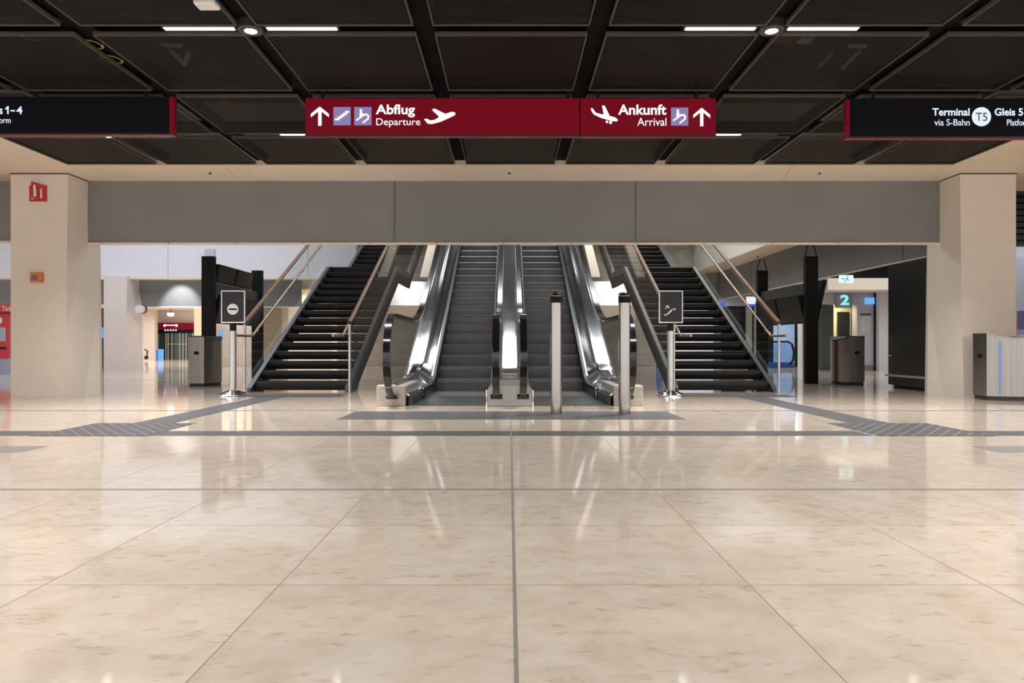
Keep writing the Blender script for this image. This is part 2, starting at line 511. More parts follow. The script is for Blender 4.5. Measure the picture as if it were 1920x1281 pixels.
# mesh panels
rows = [9.975 - PY * (j + 0.5) for j in range(4)]
rowname = ['in the row against the cream soffit', 'in the row level with the hanging signs', 'in the row between signs and bright lamps', 'in the row at the top edge']
def place(k):
    if k == 0: return 'centre'
    n = ['', 'first', 'second', 'third', 'outermost'][abs(k)]
    return n + (' left of centre' if k < 0 else ' right of centre')
W2 = 0.632
proto = None
for j, y in enumerate(rows):
    for k in range(-4, 5):
        if j == 3 and abs(k) > 3: continue
        x = XO + k * PX
        if proto is None:
            proto = thing('ceiling_grating', '', 'ceiling panel', (x, y, CEIL), 'black mesh ceiling panels')
            fb = MB()
            w = 0.010
            for a, b_, c, d in ((-W2, W2, -W2, -W2 + w), (-W2, W2, W2 - w, W2), (-W2, -W2 + w, -W2 + w, W2 - w), (W2 - w, W2, -W2 + w, W2 - w)):
                fb.box(x + a, x + b_, y + c, y + d, CEIL, CEIL + 0.035)
            fb.build('frame', M_frame, proto)
            MB().box(x - W2 + w, x + W2 - w, y - W2 + w, y + W2 - w, CEIL + 0.012, CEIL + 0.016).build('mesh_infill', M_mesh, proto)
            o = proto
        else:
            o = copy_tree(proto)
            o.location = (x, y, CEIL)
        o['label'] = 'black mesh ceiling panel, %s, %s' % (place(k), rowname[j])

# pieces seen dimly through the mesh
def small(name, mb, m, label, cat, group=None, bevel=0, smooth=False):
    return tag(mb.build(name, m, None, bevel, smooth), label, cat, group, 'thing')
def up(px, py, z=CEIL + 0.12):                    # point above the mesh at height z on the sight line
    Y = (z - H) * F / (CY - py)
    return ((px - CX) * Y / F, Y, z)
def coil(cx, cy, r, z, turns=1.4, n=30):
    return [(cx + r * math.cos(i / n * turns * 2 * PI) * (1 - 0.2 * i / n), cy + r * math.sin(i / n * turns * 2 * PI), z + 0.003 * i / n) for i in range(n + 1)]
for (px, py), lb in (((172, 84), 'yellow cable loop above the mesh, left of the dark beam'), ((210, 112), 'small yellow cable loop above mesh, beside the dark beam')):
    q = up(px, py, CEIL + 0.07)
    small('cable', MB().tube(coil(q[0], q[1], 0.09, q[2]), 0.006, 6), M_yellow, lb, 'cable', smooth=True)
q0, q1, q2 = up(36, 63, CEIL + .07), up(50, 74, CEIL + .07), up(78, 76, CEIL + .07)
small('cable', MB().tube([q0, q1, q2], 0.006, 6), M_yellow, 'short bent yellow cable above the mesh at upper left', 'cable', smooth=True)
def bracket(pts, label):
    t = MB()
    for a, b_ in pts:
        t.tube([up(*a, CEIL + .09), up(*b_, CEIL + .09)], 0.022, 4)
    return small('bracket', t, M_bracket, label, 'bracket')
bracket([((318, 92), (346, 122)), ((304, 83), (342, 85)), ((346, 122), (354, 98))], 'pale metal bracket above the mesh at upper left, triangular')
bracket([((1612, 96), (1580, 128)), ((1590, 86), (1624, 86))], 'pale slanting metal bracket above the mesh at upper right')
bracket([((1560, 100), (1536, 126))], 'thin dull metal strut above mesh left of the slanting bracket')
q = up(1510, 77, CEIL + .08)
small('junction_box', MB().box(q[0] - .06, q[0] + .06, q[1] - .06, q[1] + .06, q[2], q[2] + .06), M_bracket, 'small pale junction box above mesh beside the red tray', 'junction box')
q = up(1466, 78, CEIL + .08)
small('cable_tray', MB().box(q[0] - .09, q[0] + .09, q[1] - .06, q[1] + .06, q[2], q[2] + .05), mat('red_tray', (0.45, 0.06, 0.04), 0.5), 'dull red tray above mesh beside the bright right lamp', 'tray')
q = up(425, 193, CEIL + .08)
small('alarm_box', MB().box(q[0] - .05, q[0] + .05, q[1] - .07, q[1] + .07, q[2], q[2] + .05), M_redpl, 'small red box above mesh between the black and red signs', 'alarm box')
q = up(388, 6, CEIL - 0.001)
small('ceiling_box', MB().box(q[0] - .08, q[0] + .08, q[1] - .06, q[1] + .06, CEIL - 0.03, CEIL + 0.005), M_whitep, 'white box under the mesh at the top edge, left', 'box', bevel=0.01)

# lamps in the channels
def spot(x, y, label):
    t = thing('ceiling_spotlight', label, 'spotlight', (x, y, CEIL + 0.07), 'round spotlights in the ceiling channels')
    MB().lathe([(0.10, CEIL + 0.07), (0.10, CEIL + 0.0), (0.085, CEIL - 0.006), (0.08, CEIL - 0.003)], x, y, 28).build('housing', M_dark, t, smooth=True)
    MB().lathe([(0.078, CEIL + 0.004), (0.078, CEIL - 0.001), (0.05, CEIL - 0.003)], x, y, 28).build('lens', M_lampc, t)
def strip(x, y, label):
    t = thing('linear_ceiling_light', label, 'ceiling light', (x, y, CEIL + 0.07), 'linear lights in the ceiling channels')
    MB().box(x - 0.30, x + 0.30, y - 0.035, y + 0.035, CEIL + 0.02, CEIL + 0.07).build('housing', M_dark, t)
    MB().box(x - 0.285, x + 0.285, y - 0.022, y + 0.022, CEIL + 0.0135, CEIL + 0.02).build('diffuser', M_lamp, t)
for yy, rn in ((5.67, 'in the lamp channel near the top edge'), (8.54, 'in the channel behind the hanging signs')):
    for k in (-3.5, -1.5, 1.5, 3.5):
        if yy < 6 and abs(k) > 2: continue
        sd = {-3.5: 'far left', -1.5: 'left', 1.5: 'right', 3.5: 'far right'}[k]
        spot(XO + k * PX, yy, 'bright round ceiling spotlight, %s, %s' % (sd, rn))
    for k in (-3.5, -1.5, 1.5, 3.5):
        for s in (-1, 1):
            if yy < 6 and abs(k) > 2 and s * k > 0: continue
            sd = {-3.5: 'far left', -1.5: 'left', 1.5: 'right', 3.5: 'far right'}[k]
            strip(XO + k * PX + s * 0.42, yy, 'thin white strip light %s the %s spotlight, %s' % ('left of' if s < 0 else 'right of', sd, 'top edge row' if yy < 6 else 'row behind the signs'))

# ceiling sprinklers
for px, lb in ((394, 'left'), (955, 'middle'), (1537, 'right')):
    x = X(px, 10.3)
    t = thing('sprinkler', 'small %s sprinkler head in the cream soffit above the curtain' % lb, 'sprinkler', (x, 10.3, CEIL))
    MB().lathe([(0.035, CEIL), (0.035, CEIL - 0.006), (0.03, CEIL - 0.01)], x, 10.3, 16).build('collar', M_whitep, t, smooth=True)
    MB().lathe([(0.012, CEIL - 0.01), (0.012, CEIL - 0.03), (0.028, CEIL - 0.032), (0.028, CEIL - 0.036)], x, 10.3, 16).build('head', M_dark, t)

# ------------------------------------------------------------------ columns
def column(name, s, xi, xo, Yf, Yb, top, lean=0.06, bulge=0.22):
    """s = +1: inner face looks to +x (left column)."""
    a = lambda d: xi + s * d
    vs = [(a(0), Yf, top), (a(0), Yb, top), (a(-0.03), Yf, 1.0), (a(-lean), Yf, 0),            # 0 Ft 1 Bt 2 Fm 3 Fb
          (a(0.07), Yf + 0.28, 0), (a(bulge), Yf + 0.45, 0), (a(0.12), Yf + 0.6, 1.5),         # 4 Mb 5 G 6 Bk
          (xo, Yf, top), (xo, Yf, 0), (xo, Yb, top), (xo, Yb, 0), (a(0.05), Yb, 0),            # 7-11
          (a(0), Yf + 0.5, top * 0.70)]                                                        # 12 B
    fs = [(7, 0, 2, 3, 8), (0, 1, 12), (0, 12, 2), (12, 1, 6), (2, 12, 6), (2, 6, 4), (2, 4, 3), (4, 6, 5), (5, 6, 11),
          (1, 9, 10, 11), (1, 11, 6), (9, 7, 8, 10), (0, 7, 9, 1), (3, 4, 5, 11, 10, 8)]
    b = MB().add(vs, fs)
    return struct(name, b, M_colm)
column('column_left', 1, -6.62, -7.48, 10.4, 11.2, CEIL)
column('column_right', -1, 6.76, 7.60, 10.4, 11.2, CEIL)
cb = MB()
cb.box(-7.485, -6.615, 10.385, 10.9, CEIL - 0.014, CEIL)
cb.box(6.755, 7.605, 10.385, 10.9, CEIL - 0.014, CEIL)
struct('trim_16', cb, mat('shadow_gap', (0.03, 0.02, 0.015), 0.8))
column('column_rear', 1, -11.36, -12.05, 20.6, 21.5, 2.82, 0.03, 0.25)

# ------------------------------------------------------------------ smoke curtains
def curtain_x(name_lb, x0, x1, Y, zt, zb, seams=(), bar=M_cream, waves=True):
    t = thing('smoke_curtain', name_lb, 'smoke curtain', ((x0 + x1) / 2, Y, zb))
    n = max(6, int((x1 - x0) / 0.12))
    vs, fs = [], []
    rows_ = 10
    for i in range(n + 1):
        x = x0 + (x1 - x0) * i / n
        for r in range(rows_ + 1):
            f = r / rows_
            z = zt + (zb - zt) * f
            y = Y + (0.012 * math.sin(x * 2.3 + f * 2.5) * f + 0.006 * math.sin(x * 7.1 + 3 * f)) * (1 if waves else 0)
            vs.append((x, y, z))
    m_ = rows_ + 1
    for i in range(n):
        for r in range(rows_):
            fs.append((i * m_ + r, (i + 1) * m_ + r, (i + 1) * m_ + r + 1, i * m_ + r + 1))
    c = MB().add(vs, fs).build('fabric', M_curtain, t, smooth=True)
    s_ = c.modifiers.new('thick', 'SOLIDIFY'); s_.thickness = 0.004
    for sx in seams:
        MB().box(sx - 0.006, sx + 0.006, Y - 0.014, Y - 0.009, zb + 0.03, zt - 0.004).build('seam', mat('curtain_seam', (0.12, 0.115, 0.11), 0.6), t)
    MB().box(x0, x1, Y - 0.022, Y + 0.022, zb - 0.018, zb + 0.018).build('bottom_bar', bar, t, bevel=0.004)
    sb = MB()
    xx = x0 + 0.25
    while xx < x1:
        sb.box(xx - 0.01, xx + 0.01, Y - 0.026, Y - 0.02, zb - 0.004, zb + 0.006)
        xx += 1.05
    sb.build('fixing', M_dark, t)
    return t
Yc = 10.9
curtain_x('wide grey smoke curtain hanging above the escalators between both columns', X(163, Yc), X(1767, Yc), Yc, CEIL, 2.375, (X(740, Yc), X(1192, Yc)))
curtain_x('narrow strip of grey smoke curtain at the left edge beyond the left column', -11, -7.49, Yc, CEIL, 2.40)

# ------------------------------------------------------------------ atrium shell
BK = 25.0
wl = MB()
wl.box(-32, -4.6, 20.8, 21.1, 2.8, 9)
struct('wall_fascia', wl, M_fascia)
struct('trim_17', MB().box(-32, -4.6, 20.76, 21.1, 2.74, 2.8), M_cream)
wl = MB()
wl.box(-6.2, 5.9, BK, BK + 0.4, 0, 9)
wl.box(5.9, 7.6, BK, BK + 0.4, 2.3, 9)
wl.box(-4.9, -4.6, 21.1, BK, 2.8, 9)
struct('wall_back', wl, M_stone)
struct('wall_right', MB().box(6.65, 7.0, 11.6, BK, CEIL + 0.02, 9), M_white)
struct('ceiling_soffit', MB().box(6.65, 7.9, 11.6, BK, CEIL, CEIL + 0.02), M_cream)
struct('ceiling_atrium', MB().box(-32, 8, 11.2, BK + 1, 9, 9.2), mat('grey_atrium_ceiling', (0.16, 0.16, 0.17), 0.7))
struct('ceiling_right', MB().box(7.9, 20, 11.6, BK + 6, CEIL, CEIL + 0.1), mat('dark_slat_ceiling', (0.05, 0.05, 0.06), 0.6))
struct('wall_front_upper', MB().box(-22, 20, 11.3, 11.6, CEIL + 0.5, 9), M_white)
struct('wall_far_left', MB().box(-34, -33.6, 10, 46, 0, 9), M_cream)
struct('wall_far', MB().box(-34, -6.2, 36, 36.4, 0, 9), M_white)
struct('ceiling_corridor', MB().box(-33, -4.9, 21.5, 36, 2.5, 2.8), M_cream)
struct('wall_right_rear', MB().box(5.0, 20, 30.5, 30.9, 0, 4), M_lav)
struct('wall_corridor', MB().box(-6.5, -6.2, BK + 0.4, 36, 0, 4), M_white)
struct('wall_right_far', MB().box(19, 19.3, 10, 31, 0, 4), M_lav)
# upper floor the escalators reach
struct('floor_upper', MB().box(-4.6, 6.65, 23.7, BK, 4.98, 5.28), M_cream)

# right-hand curtain over the shop front, seen from the atrium
t = thing('smoke_curtain', 'grey smoke curtain running away along the right side, behind hanging black frames', 'smoke curtain', (7.5, 11.7, 2.375))
MB().box(7.498, 7.502, 11.7, BK, 2.375, CEIL).build('fabric', M_curtain, t)
MB().box(7.49, 7.51, 11.7, BK, 2.355, 2.385).build('bottom_bar', M_cream, t)
sb = MB()
for y in (13.2, 17.5, 21.5): sb.box(7.494, 7.4975, y, y + 0.02, 2.4, CEIL)
sb.build('seam', mat('curtain_seam_dark', (0.05, 0.05, 0.05), 0.6), t)
# far curtain left of the stairs
curtain_x('far grey smoke curtain with a pool of lamp light, right of the rear pillar', X(245, 21.3), X(566, 21.3), 21.3, 2.78, Z(576, 21.3), (), M_white, False)
curtain_x('far grey smoke curtain left of the rear pillar', -22, X(196, 21.3) - 0.02, 21.3, 2.78, Z(572, 21.3), (), M_white, False)
sl = bpy.data.lights.new('curtain_spot_lamp', 'SPOT'); sl.energy = 110; sl.spot_size = math.radians(70); sl.spot_blend = 0.6; sl.shadow_soft_size = 0.06
so = bpy.data.objects.new('curtain_spot_lamp', sl); so.location = (X(322, 20.7), 20.45, 2.75); so.rotation_euler = (math.radians(48), 0, 0); col.objects.link(so)

# sprinklers along the right soffit
for px, py, lb in ((1357, 508, 'farther'), (1421, 481, 'nearer')):
    Y = 2.56 * F / (CY - py); x = X(px, Y)
    small('sprinkler', MB().lathe([(0.03, CEIL), (0.03, CEIL - 0.012), (0.015, CEIL - 0.04)], x, Y, 12), M_dark, '%s sprinkler head in the sloping cream soffit at right' % lb, 'sprinkler')

# ------------------------------------------------------------------ escalators
SL = 0.5
YI = 11.4                                          # start of the incline
YT = 22.2
def nose(Y): return max(0.0, SL * (Y - YI))
def line_path(x, h, y0, y1, rnd=0.5, n=7):
    """path parallel to the nose line, height h above it, with a soft bend at the incline start"""
    pts = []
    if y0 < YI - rnd: pts.append((x, y0, h))
    for i in range(n + 1):
        a = -rnd + 2 * rnd * i / n
        Y = YI + a
        if Y < y0: continue
        z = h + SL * (a + rnd) ** 2 / (4 * rnd)
        pts.append((x, Y, z))
    pts.append((x, y1, h + SL * (y1 - YI)))
    return pts

def escalator(a, mirror, label, lbg):
    """built for the left side; mirror = axis for the right one"""
    mb = lambda: MB(mirror)
    loc = (-0.77 if mirror is None else 2 * mirror + 0.77, 8.9, 0)
    t = thing('escalator', label, 'escalator', loc, 'escalators')
    xo, xi = -1.5, -0.165                          # handrail lines
    so_, si = -1.235, -0.30                         # step edges
    HR = 1.16
    # steps
    for k in range(1, 28):
        yk = YI + 0.4 * k
        b = mb()
        prof = [(yk + 0.012, 0.2 * (k - 1) - 0.02), (yk - 0.004, 0.2 * k - 0.05), (yk, 0.2 * k - 0.012), (yk + 0.012, 0.2 * k), (yk + 0.42, 0.2 * k), (yk + 0.42, 0.2 * k - 0.06), (yk + 0.05, 0.2 * k - 0.06), (yk + 0.05, 0.2 * (k - 1) - 0.02)]
        b.prism(prof, 'x', so_ + 0.004, si - 0.004)
        b.build('step', M_step, t)
    b = mb(); b.box(so_ + .004, si - .004, 10.62, 11.0, -0.05, 0.004).build('step', M_step, t)
    b = mb(); b.box(so_ + .004, si - .004, 11.004, YI + 0.41, -0.05, 0.004).build('step', M_step, t)
    mb().box(-1.29, -0.29, 8.92, 10.40, -0.02, 0.012).build('floor_plate', M_plate, t)
    mb().prism([(10.40, -0.02), (10.40, 0.014), (10.60, 0.012), (10.64, 0.004), (10.64, -0.02)], 'x', so_, si).build('comb_plate', mat('comb', (0.25, 0.25, 0.25), 0.3, 0.8), t)
    # outer side: sloping inner deck, glass base rail, skirt
    def ribbon(x0, h0, x1, h1, y0, y1, m, name, th=0.03, rnd=0.5):
        p0, p1 = line_path(x0, h0, y0, y1, rnd), line_path(x1, h1, y0, y1, rnd)
        n = len(p0)
        vs = p0 + p1 + [(p[0], p[1], p[2] - th) for p in p0] + [(p[0], p[1], p[2] - th) for p in p1]
        fs = []
        for i in range(n - 1):
            fs += [(i, i + 1, n + i + 1, n + i), (2 * n + i, 3 * n + i, 3 * n + i + 1, 2 * n + i + 1), (i, 2 * n + i, 2 * n + i + 1, i + 1), (n + i, n + i + 1, 3 * n + i + 1, 3 * n + i)]
        fs += [(0, n, 3 * n, 2 * n), (n - 1, 3 * n - 1, 4 * n - 1, 2 * n - 1)]
        mb().add(vs, fs).build(name, m, t, smooth=True)
    ribbon(-1.465, 0.27, -1.295, 0.14, 9.0, YT, M_steelh, 'inner_deck')
    ribbon(-1.70, 0.27, -1.474, 0.275, 9.0, YT, M_steelh, 'outer_deck')
    ribbon(-1.245, 0.155, -1.237, 0.155, 10.2, YT, M_skirt, 'skirt_panel', 0.34, 0.3)
    ribbon(-1.290, 0.158, -1.237, 0.158, 10.1, YT, M_skirt, 'skirt_brush', 0.02, 0.3)
    ribbon(-1.302, 0.168, -1.284, 0.166, 10.1, YT, M_chrome, 'skirt_rail', 0.02, 0.3)
    ribbon(-1.485, 0.292, -1.462, 0.292, 9.02, YT, M_rubber, 'glass_gasket', 0.02)
    ribbon(-1.30, 0.13, -1.247, 0.13, 8.95, YT, M_skirt, 'skirting', 0.34, 0.3)
    mb().tube([(-1.262, 10.18, 0.155), (-1.262, 10.04, 0.12), (-1.262, 9.96, 0.05), (-1.255, 9.94, 0.02)], 0.03, 8).build('skirt_end', M_rubber, t, smooth=True)
    ribbon(-0.285, 0.15, -0.20, 0.27, 9.0, YT, M_steelh, 'inner_deck')
    ribbon(-0.30, 0.13, -0.287, 0.13, 9.0, YT, M_skirt, 'skirt_panel', 0.34)
    # glass balustrades and handrails
    for x, nm in ((xo, 0), (xi, 1)):
        cyn, zc, R = 8.95, 0.64, 0.53                # newel: half circle, centre and radius
        def edge(d, yend):
            r = R - d
            pts = [(x, 9.05, zc - r)]
            for i in range(0, 13):
                an = -PI / 2 - PI * i / 12
                pts.append((x, cyn + r * 0.93 * math.cos(an), zc + r * math.sin(an)))
            up_ = line_path(x, zc + r, 9.6, yend, 0.75, 8)
            return pts, up_
        nw, upl = edge(0.0, YT)
        pts = [(p[0], p[1], p[2]) for p in nw] + upl
        # handrail runs a little in front of the glass
        prof = [(-0.042, -0.022), (-0.046, 0.004), (-0.036, 0.026), (0.0, 0.032), (0.036, 0.026), (0.046, 0.004), (0.042, -0.022)]
        hp = [(x, 8.865, 0.125), (x, 8.78, 0.15), (x, 8.70, 0.19)] + pts[4:]
        mb().sweep(hp, prof).build('handrail', M_rubber, t, smooth=True)
        mb().tube([(x - 0.075, 8.855, 0.125), (x + 0.075, 8.855, 0.125)], 0.032, 10).build('handrail_inlet', M_rubber, t, smooth=True)
        # thin steel rail under the rubber
        nw2, up2 = edge(0.04, YT)
        mb().sweep(nw2[1:] + up2, [(-0.02, -0.012), (-0.02, 0.012), (0.02, 0.012), (0.02, -0.012)]).build('handrail_guide', M_steelh, t)
        g, gu = edge(0.05, 14.2)
        base = line_path(x, 0.255, 9.02, 14.2)
        poly = [(p[1], p[2]) for p in g[1:]] + [(p[1], p[2]) for p in gu] + [(p[1], p[2]) for p in base[::-1]]
        b = mb(); b.add([(x, p[0], p[1]) for p in poly], [tuple(range(len(poly)))]); b.build('glass_panel', M_glass, t)
        for y0, y1 in ((14.215, 16.5), (16.515, 18.8), (18.815, 22.0)):
            q = [(x, y0, .255 + nose(y0)), (x, y1, .255 + nose(y1)), (x, y1, 1.11 + nose(y1)), (x, y0, 1.11 + nose(y0))]
            b = mb(); b.add(q, [(0, 1, 2, 3)]); b.build('glass_panel', M_glass, t)
    # newel base block outside
    b = mb()
    b.box(-1.71, -1.335, 8.9, 10.2, 0, 0.262)
    b.build('newel_base', mat('pale_granite_base', (0.52, 0.47, 0.40), 0.35, 0, 0.2, 30), t, bevel=0.01)
    if mirror is None:
        mb().sheet([(-1.42, 9.7, 0.238), (-1.36, 9.7, 0.19), (-1.36, 10.0, 0.19), (-1.42, 10.0, 0.238)], (0.002, 0, 0.004)).build('sticker', M_redpl, t)
    # truss cladding underneath
    p0 = [(12.2, 0.0), (YT, nose(YT) - 0.40), (YT, nose(YT) - 1.0), (13.4, 0.0)]
    mb().prism(p0, 'x', -1.69, -0.20).build('truss_cladding', M_string, t)
    return t
escalator(0, None, 'left escalator with grey grooved steps, no post in front', 'left')
escalator(0, 0.005, 'right escalator with grey grooved steps, two steel posts before it', 'right')

# stainless strip between the escalators
t = thing('escalator_divider', 'polished steel divider strip rising between the two escalators', 'divider', (0.005, 8.9, 0))
pa, pb = line_path(-0.125, 0.27, 9.0, YT, 0.35), line_path(0.135, 0.27, 9.0, YT, 0.35)
n = len(pa)
vs = pa + pb + [(p[0], p[1], p[2] - 0.05) for p in pa] + [(p[0], p[1], p[2] - 0.05) for p in pb]
fs = []
for i in range(n - 1):
    fs += [(i, i + 1, n + i + 1, n + i), (2 * n + i, 3 * n + i, 3 * n + i + 1, 2 * n + i + 1), (i, 2 * n + i, 2 * n + i + 1, i + 1), (n + i, n + i + 1, 3 * n + i + 1, 3 * n + i)]
MB().add(vs, fs).build('cover_strip', M_steelh, t, smooth=True)
MB().prism([(-0.285, 0), (0.295, 0), (0.295, 0.21), (0.235, 0.272), (-0.225, 0.272), (-0.285, 0.21)], 'y', 8.88, 10.3).build('base_box', mat('base_box_steel', (0.36, 0.34, 0.32), 0.32, 0.9, 0.08), t, bevel=0.006)
b = MB()
for x in (-0.30, 0.296): b.box(x, x + 0.014, 8.875, 8.90, 0, 0.21)
b.build('edge_strip', M_chrome, t)

# ------------------------------------------------------------------ stairs
RI, GO, Y0s = 0.165, 0.33, 11.62
YL0 = Y0s + 15 * GO                                # landing front
YL1 = YL0 + 2.0
ZL = 16 * RI
def nos(Y):
    if Y < YL0: return RI + (Y - Y0s) * 0.5
    if Y < YL1: return ZL
    return ZL + RI + (Y - YL1) * 0.5
def stairs(mirror, label):
    mb = lambda: MB(mirror)
    x0, x1 = -4.33, -2.66
    t = thing('staircase', label, 'staircase', (-3.5 if mirror is None else 2 * mirror + 3.5, Y0s, 0), 'staircases')
    def tread(y, z, last=False):
        yb = y + GO + 0.03
        arc = [(y + 0.022 - 0.022 * math.sin(a), z - 0.022 + 0.022 * math.cos(a)) for a in [PI / 2 * i / 4 for i in range(5)]]
        prof = [(yb, z)] + arc + [(y, z - 0.07), (y + 0.03, z - 0.142), (y + 0.06, z - 0.142), (y + 0.06, z - 0.045), (yb, z - 0.045)]
        mb().prism(prof, 'x', x0 + 0.055, x1 - 0.055).build('tread', M_tread, t, smooth=True)
    for k in range(15): tread(Y0s + k * GO, (k + 1) * RI)
    prof = [(YL0, ZL - 0.14), (YL0, ZL - 0.02), (YL0 + 0.02, ZL), (YL1 + 0.03, ZL), (YL1 + 0.03, ZL - 0.14)]
    mb().prism(prof, 'x', x0 + 0.055, x1 - 0.055).build('landing', M_tread, t)
    for k in range(16): tread(YL1 + k * GO, ZL + (k + 1) * RI)
    YE = YL1 + 15 * GO
    for xa in (x0, x1 - 0.05):
        top = [(11.42, 0.0), (11.46, 0.06), (YL0 - 0.1, nos(YL0 - 0.1) + 0.03), (YL0 + 0.2, ZL + 0.02), (YL1 - 0.15, ZL + 0.02), (YL1, ZL + RI + 0.02), (YE, nos(YE) + 0.02)]
        bot = [(YE, nos(YE) - 0.38), (YL1 + 0.15, ZL - 0.22), (YL1 - 0.05, ZL - 0.36), (YL0 + 0.4, ZL - 0.36), (YL0 + 0.25, ZL - 0.30), (12.05, 0.0)]
        mb().prism(top + bot, 'x', xa, xa + 0.05).build('stringer', M_string, t)
        fl = mb()
        for (ya, za), (yb, zb) in zip(top[1:-1], top[2:]):
            fl.prism([(ya, za), (yb, zb), (yb, zb + 0.012), (ya, za + 0.012)], 'x', xa - 0.012, xa + 0.062)
        fl.build('stringer_flange', mat('flange_grey', (0.13, 0.135, 0.14), 0.4, 0.4), t)
    # posts, glass, rails
    for xa, s in ((x0 - 0.03, 1), (x1 + 0.03, -1)):
        mb().tube([(xa, 11.42, 0), (xa, 11.42, 1.16)], 0.024, 12).build('post', M_pole, t, smooth=True)
        ys = [11.5, 13.1, 14.8, 16.45, 18.4, 20.4, 22.4]
        for ya, yb in zip(ys[:-1], ys[1:]):
            q = []
            for y in (ya + 0.006, yb - 0.006): q.append((xa, y, max(0.03, nos(y) - 0.1)))
            for y in (yb - 0.006, ya + 0.006): q.append((xa, y, nos(y) + 1.02))
            b = mb(); b.add(q, [(0, 1, 2, 3)]); b.build('glass_panel', M_glass, t)
        hr = [(xa, 11.40, 1.155)] + [(xa, y, nos(y) + 1.08) for y in (11.6, YL0 - 0.25)] + [(xa, YL0 + 0.05, ZL + 1.06), (xa, YL1 - 0.3, ZL + 1.06)] + [(xa, YL1, nos(YL1) + 1.0), (xa, YE, nos(YE) + 1.08)]
        h = mb().tube(hr, 0.036, 12).build('handrail', M_wood, t, smooth=True)
        cap = mb().tube([(xa, 11.385, 1.147), (xa, 11.40, 1.155)], 0.038, 12).build('end_cap', mat('rail_end_cap', (0.05, 0.02, 0.015), 0.4), h)
        xb = xa + s * 0.12
        lr = [(xb, 10.8, 0.93), (xb, 11.45, 0.93)] + [(xb, y, nos(y) + 0.86) for y in (11.62, YL0 - 0.25)] + [(xb, YL0 + 0.05, ZL + 0.86), (xb, YL1 - 0.3, ZL + 0.86)] + [(xb, YL1, nos(YL1) + 0.8), (xb, YE, nos(YE) + 0.86)]
        l = mb().tube(lr, 0.021, 10).build('lower_handrail', M_railst, t, smooth=True)
        for y in (11.75, 13.0, 14.3, 15.6, 17.4, 19.2):
            mb().tube([(xa, y, nos(y) + 0.76), (xb - s * 0.02, y, nos(y) + 0.78), (xb, y, nos(y) + 0.845)], 0.009, 6).build('rail_bracket', M_chrome, l, smooth=True)
    return t
stairs(None, 'black staircase left of the escalators, behind the no-entry sign stand')
stairs(0.04, 'black staircase right of the escalators, behind the escalator sign stand')

# ------------------------------------------------------------------ signs
def text_obj(body, px0, px1, py0, py1, Y, m, parent, name='lettering', bold=0.0, depth=0.004):
    """flat lettering fitted into a box given in photo pixels at distance Y"""
    cu = bpy.data.curves.new(name, 'FONT')
    cu.body = body
    cu.offset = bold
    cu.extrude = 0.0
    tmp = bpy.data.objects.new('tmp_text', cu)
    col.objects.link(tmp)
    bpy.context.view_layer.update()
    dg = bpy.context.evaluated_depsgraph_get()
    me = bpy.data.meshes.new_from_object(tmp.evaluated_get(dg))
    xs = [v.co.x for v in me.vertices]; ys = [v.co.y for v in me.vertices]
    a0, a1, b0, b1 = min(xs), max(xs), min(ys), max(ys)
    b = MB()
    X0, X1, Z0, Z1 = X(px0, Y), X(px1, Y), Z(py1, Y), Z(py0, Y)
    b.v = [(X0 + (v.co.x - a0) / (a1 - a0) * (X1 - X0), Y, Z0 + (v.co.y - b0) / (b1 - b0) * (Z1 - Z0)) for v in me.vertices]
    b.f = [tuple(p.vertices) for p in me.polygons]
    bpy.data.objects.remove(tmp)
    bpy.data.curves.remove(cu)
    bpy.data.meshes.remove(me)
    o = b.build(name, m, parent)
    s_ = o.modifiers.new('thick', 'SOLIDIFY'); s_.thickness = depth; s_.offset = 0
    return o
def pxpoly(pts, Y, m, parent, name, depth=0.004):
    return MB().prism([(X(a, Y), Z(b, Y)) for a, b in pts], 'y', Y - depth, Y).build(name, m, parent)
def stroke(b, pts, w, Y, depth=0.006):
    """thick polyline on the sign plane, pixel coordinates"""
    for (ax, ay), (bx, by) in zip(pts[:-1], pts[1:]):
        dx, dy = bx - ax, by - ay
        l = math.hypot(dx, dy)
        ux, uy = dx / l * w / 2, dy / l * w / 2
        q = [(ax - ux - uy, ay - uy + ux), (bx + ux - uy, by + uy + ux), (bx + ux + uy, by + uy - ux), (ax - ux + uy, ay - uy - ux)]
        b.prism([(X(a, Y), Z(c, Y)) for a, c in q], 'y', Y - depth, Y)
    return b
YS = 7.0
def zoomA(pts): return [(560 + a / 6, 170 + b / 6) for a, b in pts]
def zoomB(pts): return [(1060 + a * 0.15625, 170 + b * 0.15625) for a, b in pts]
def sign_box(name, label, px0, px1, py0, py1, face, rim, hang):
    t = thing(name, label, 'hanging sign', (X((px0 + px1) / 2, YS), YS, Z(py1, YS)))
    x0, x1, z0, z1 = X(px0, YS), X(px1, YS), Z(py1, YS), Z(py0, YS)
    b = MB()
    b.box(x0, x1, YS + 0.012, YS + 0.08, z0 - 0.006, z1)
    b.build('housing', rim, t, bevel=0.004)
    MB().box(x0 + 0.004, x1 - 0.004, YS + 0.0, YS + 0.014, z0 + 0.012, z1 - 0.002).build('face', face, t)
    MB().box(x0, x1, YS - 0.004, YS + 0.012, z0 - 0.006, z0 + 0.011).build('lower_rim', mat('rim_' + name, (0.10, 0.05, 0.05), 0.35, 0.6), t)
    for hx in hang:
        MB().tube([(hx, YS + 0.05, z1 - 0.01), (hx, YS + 0.05, CEIL + 0.072)], 0.018, 8).build('hanger', M_black, t)
    return t
ARR = [(238, 180), (340, 262), (340, 300), (258, 235), (258, 395), (220, 395), (220, 235), (138, 300), (138, 262)]
STAIRPOL = [(418, 325), (450, 325), (450, 305), (478, 305), (478, 285), (506, 285), (506, 264), (534, 264), (534, 241), (562, 241)]
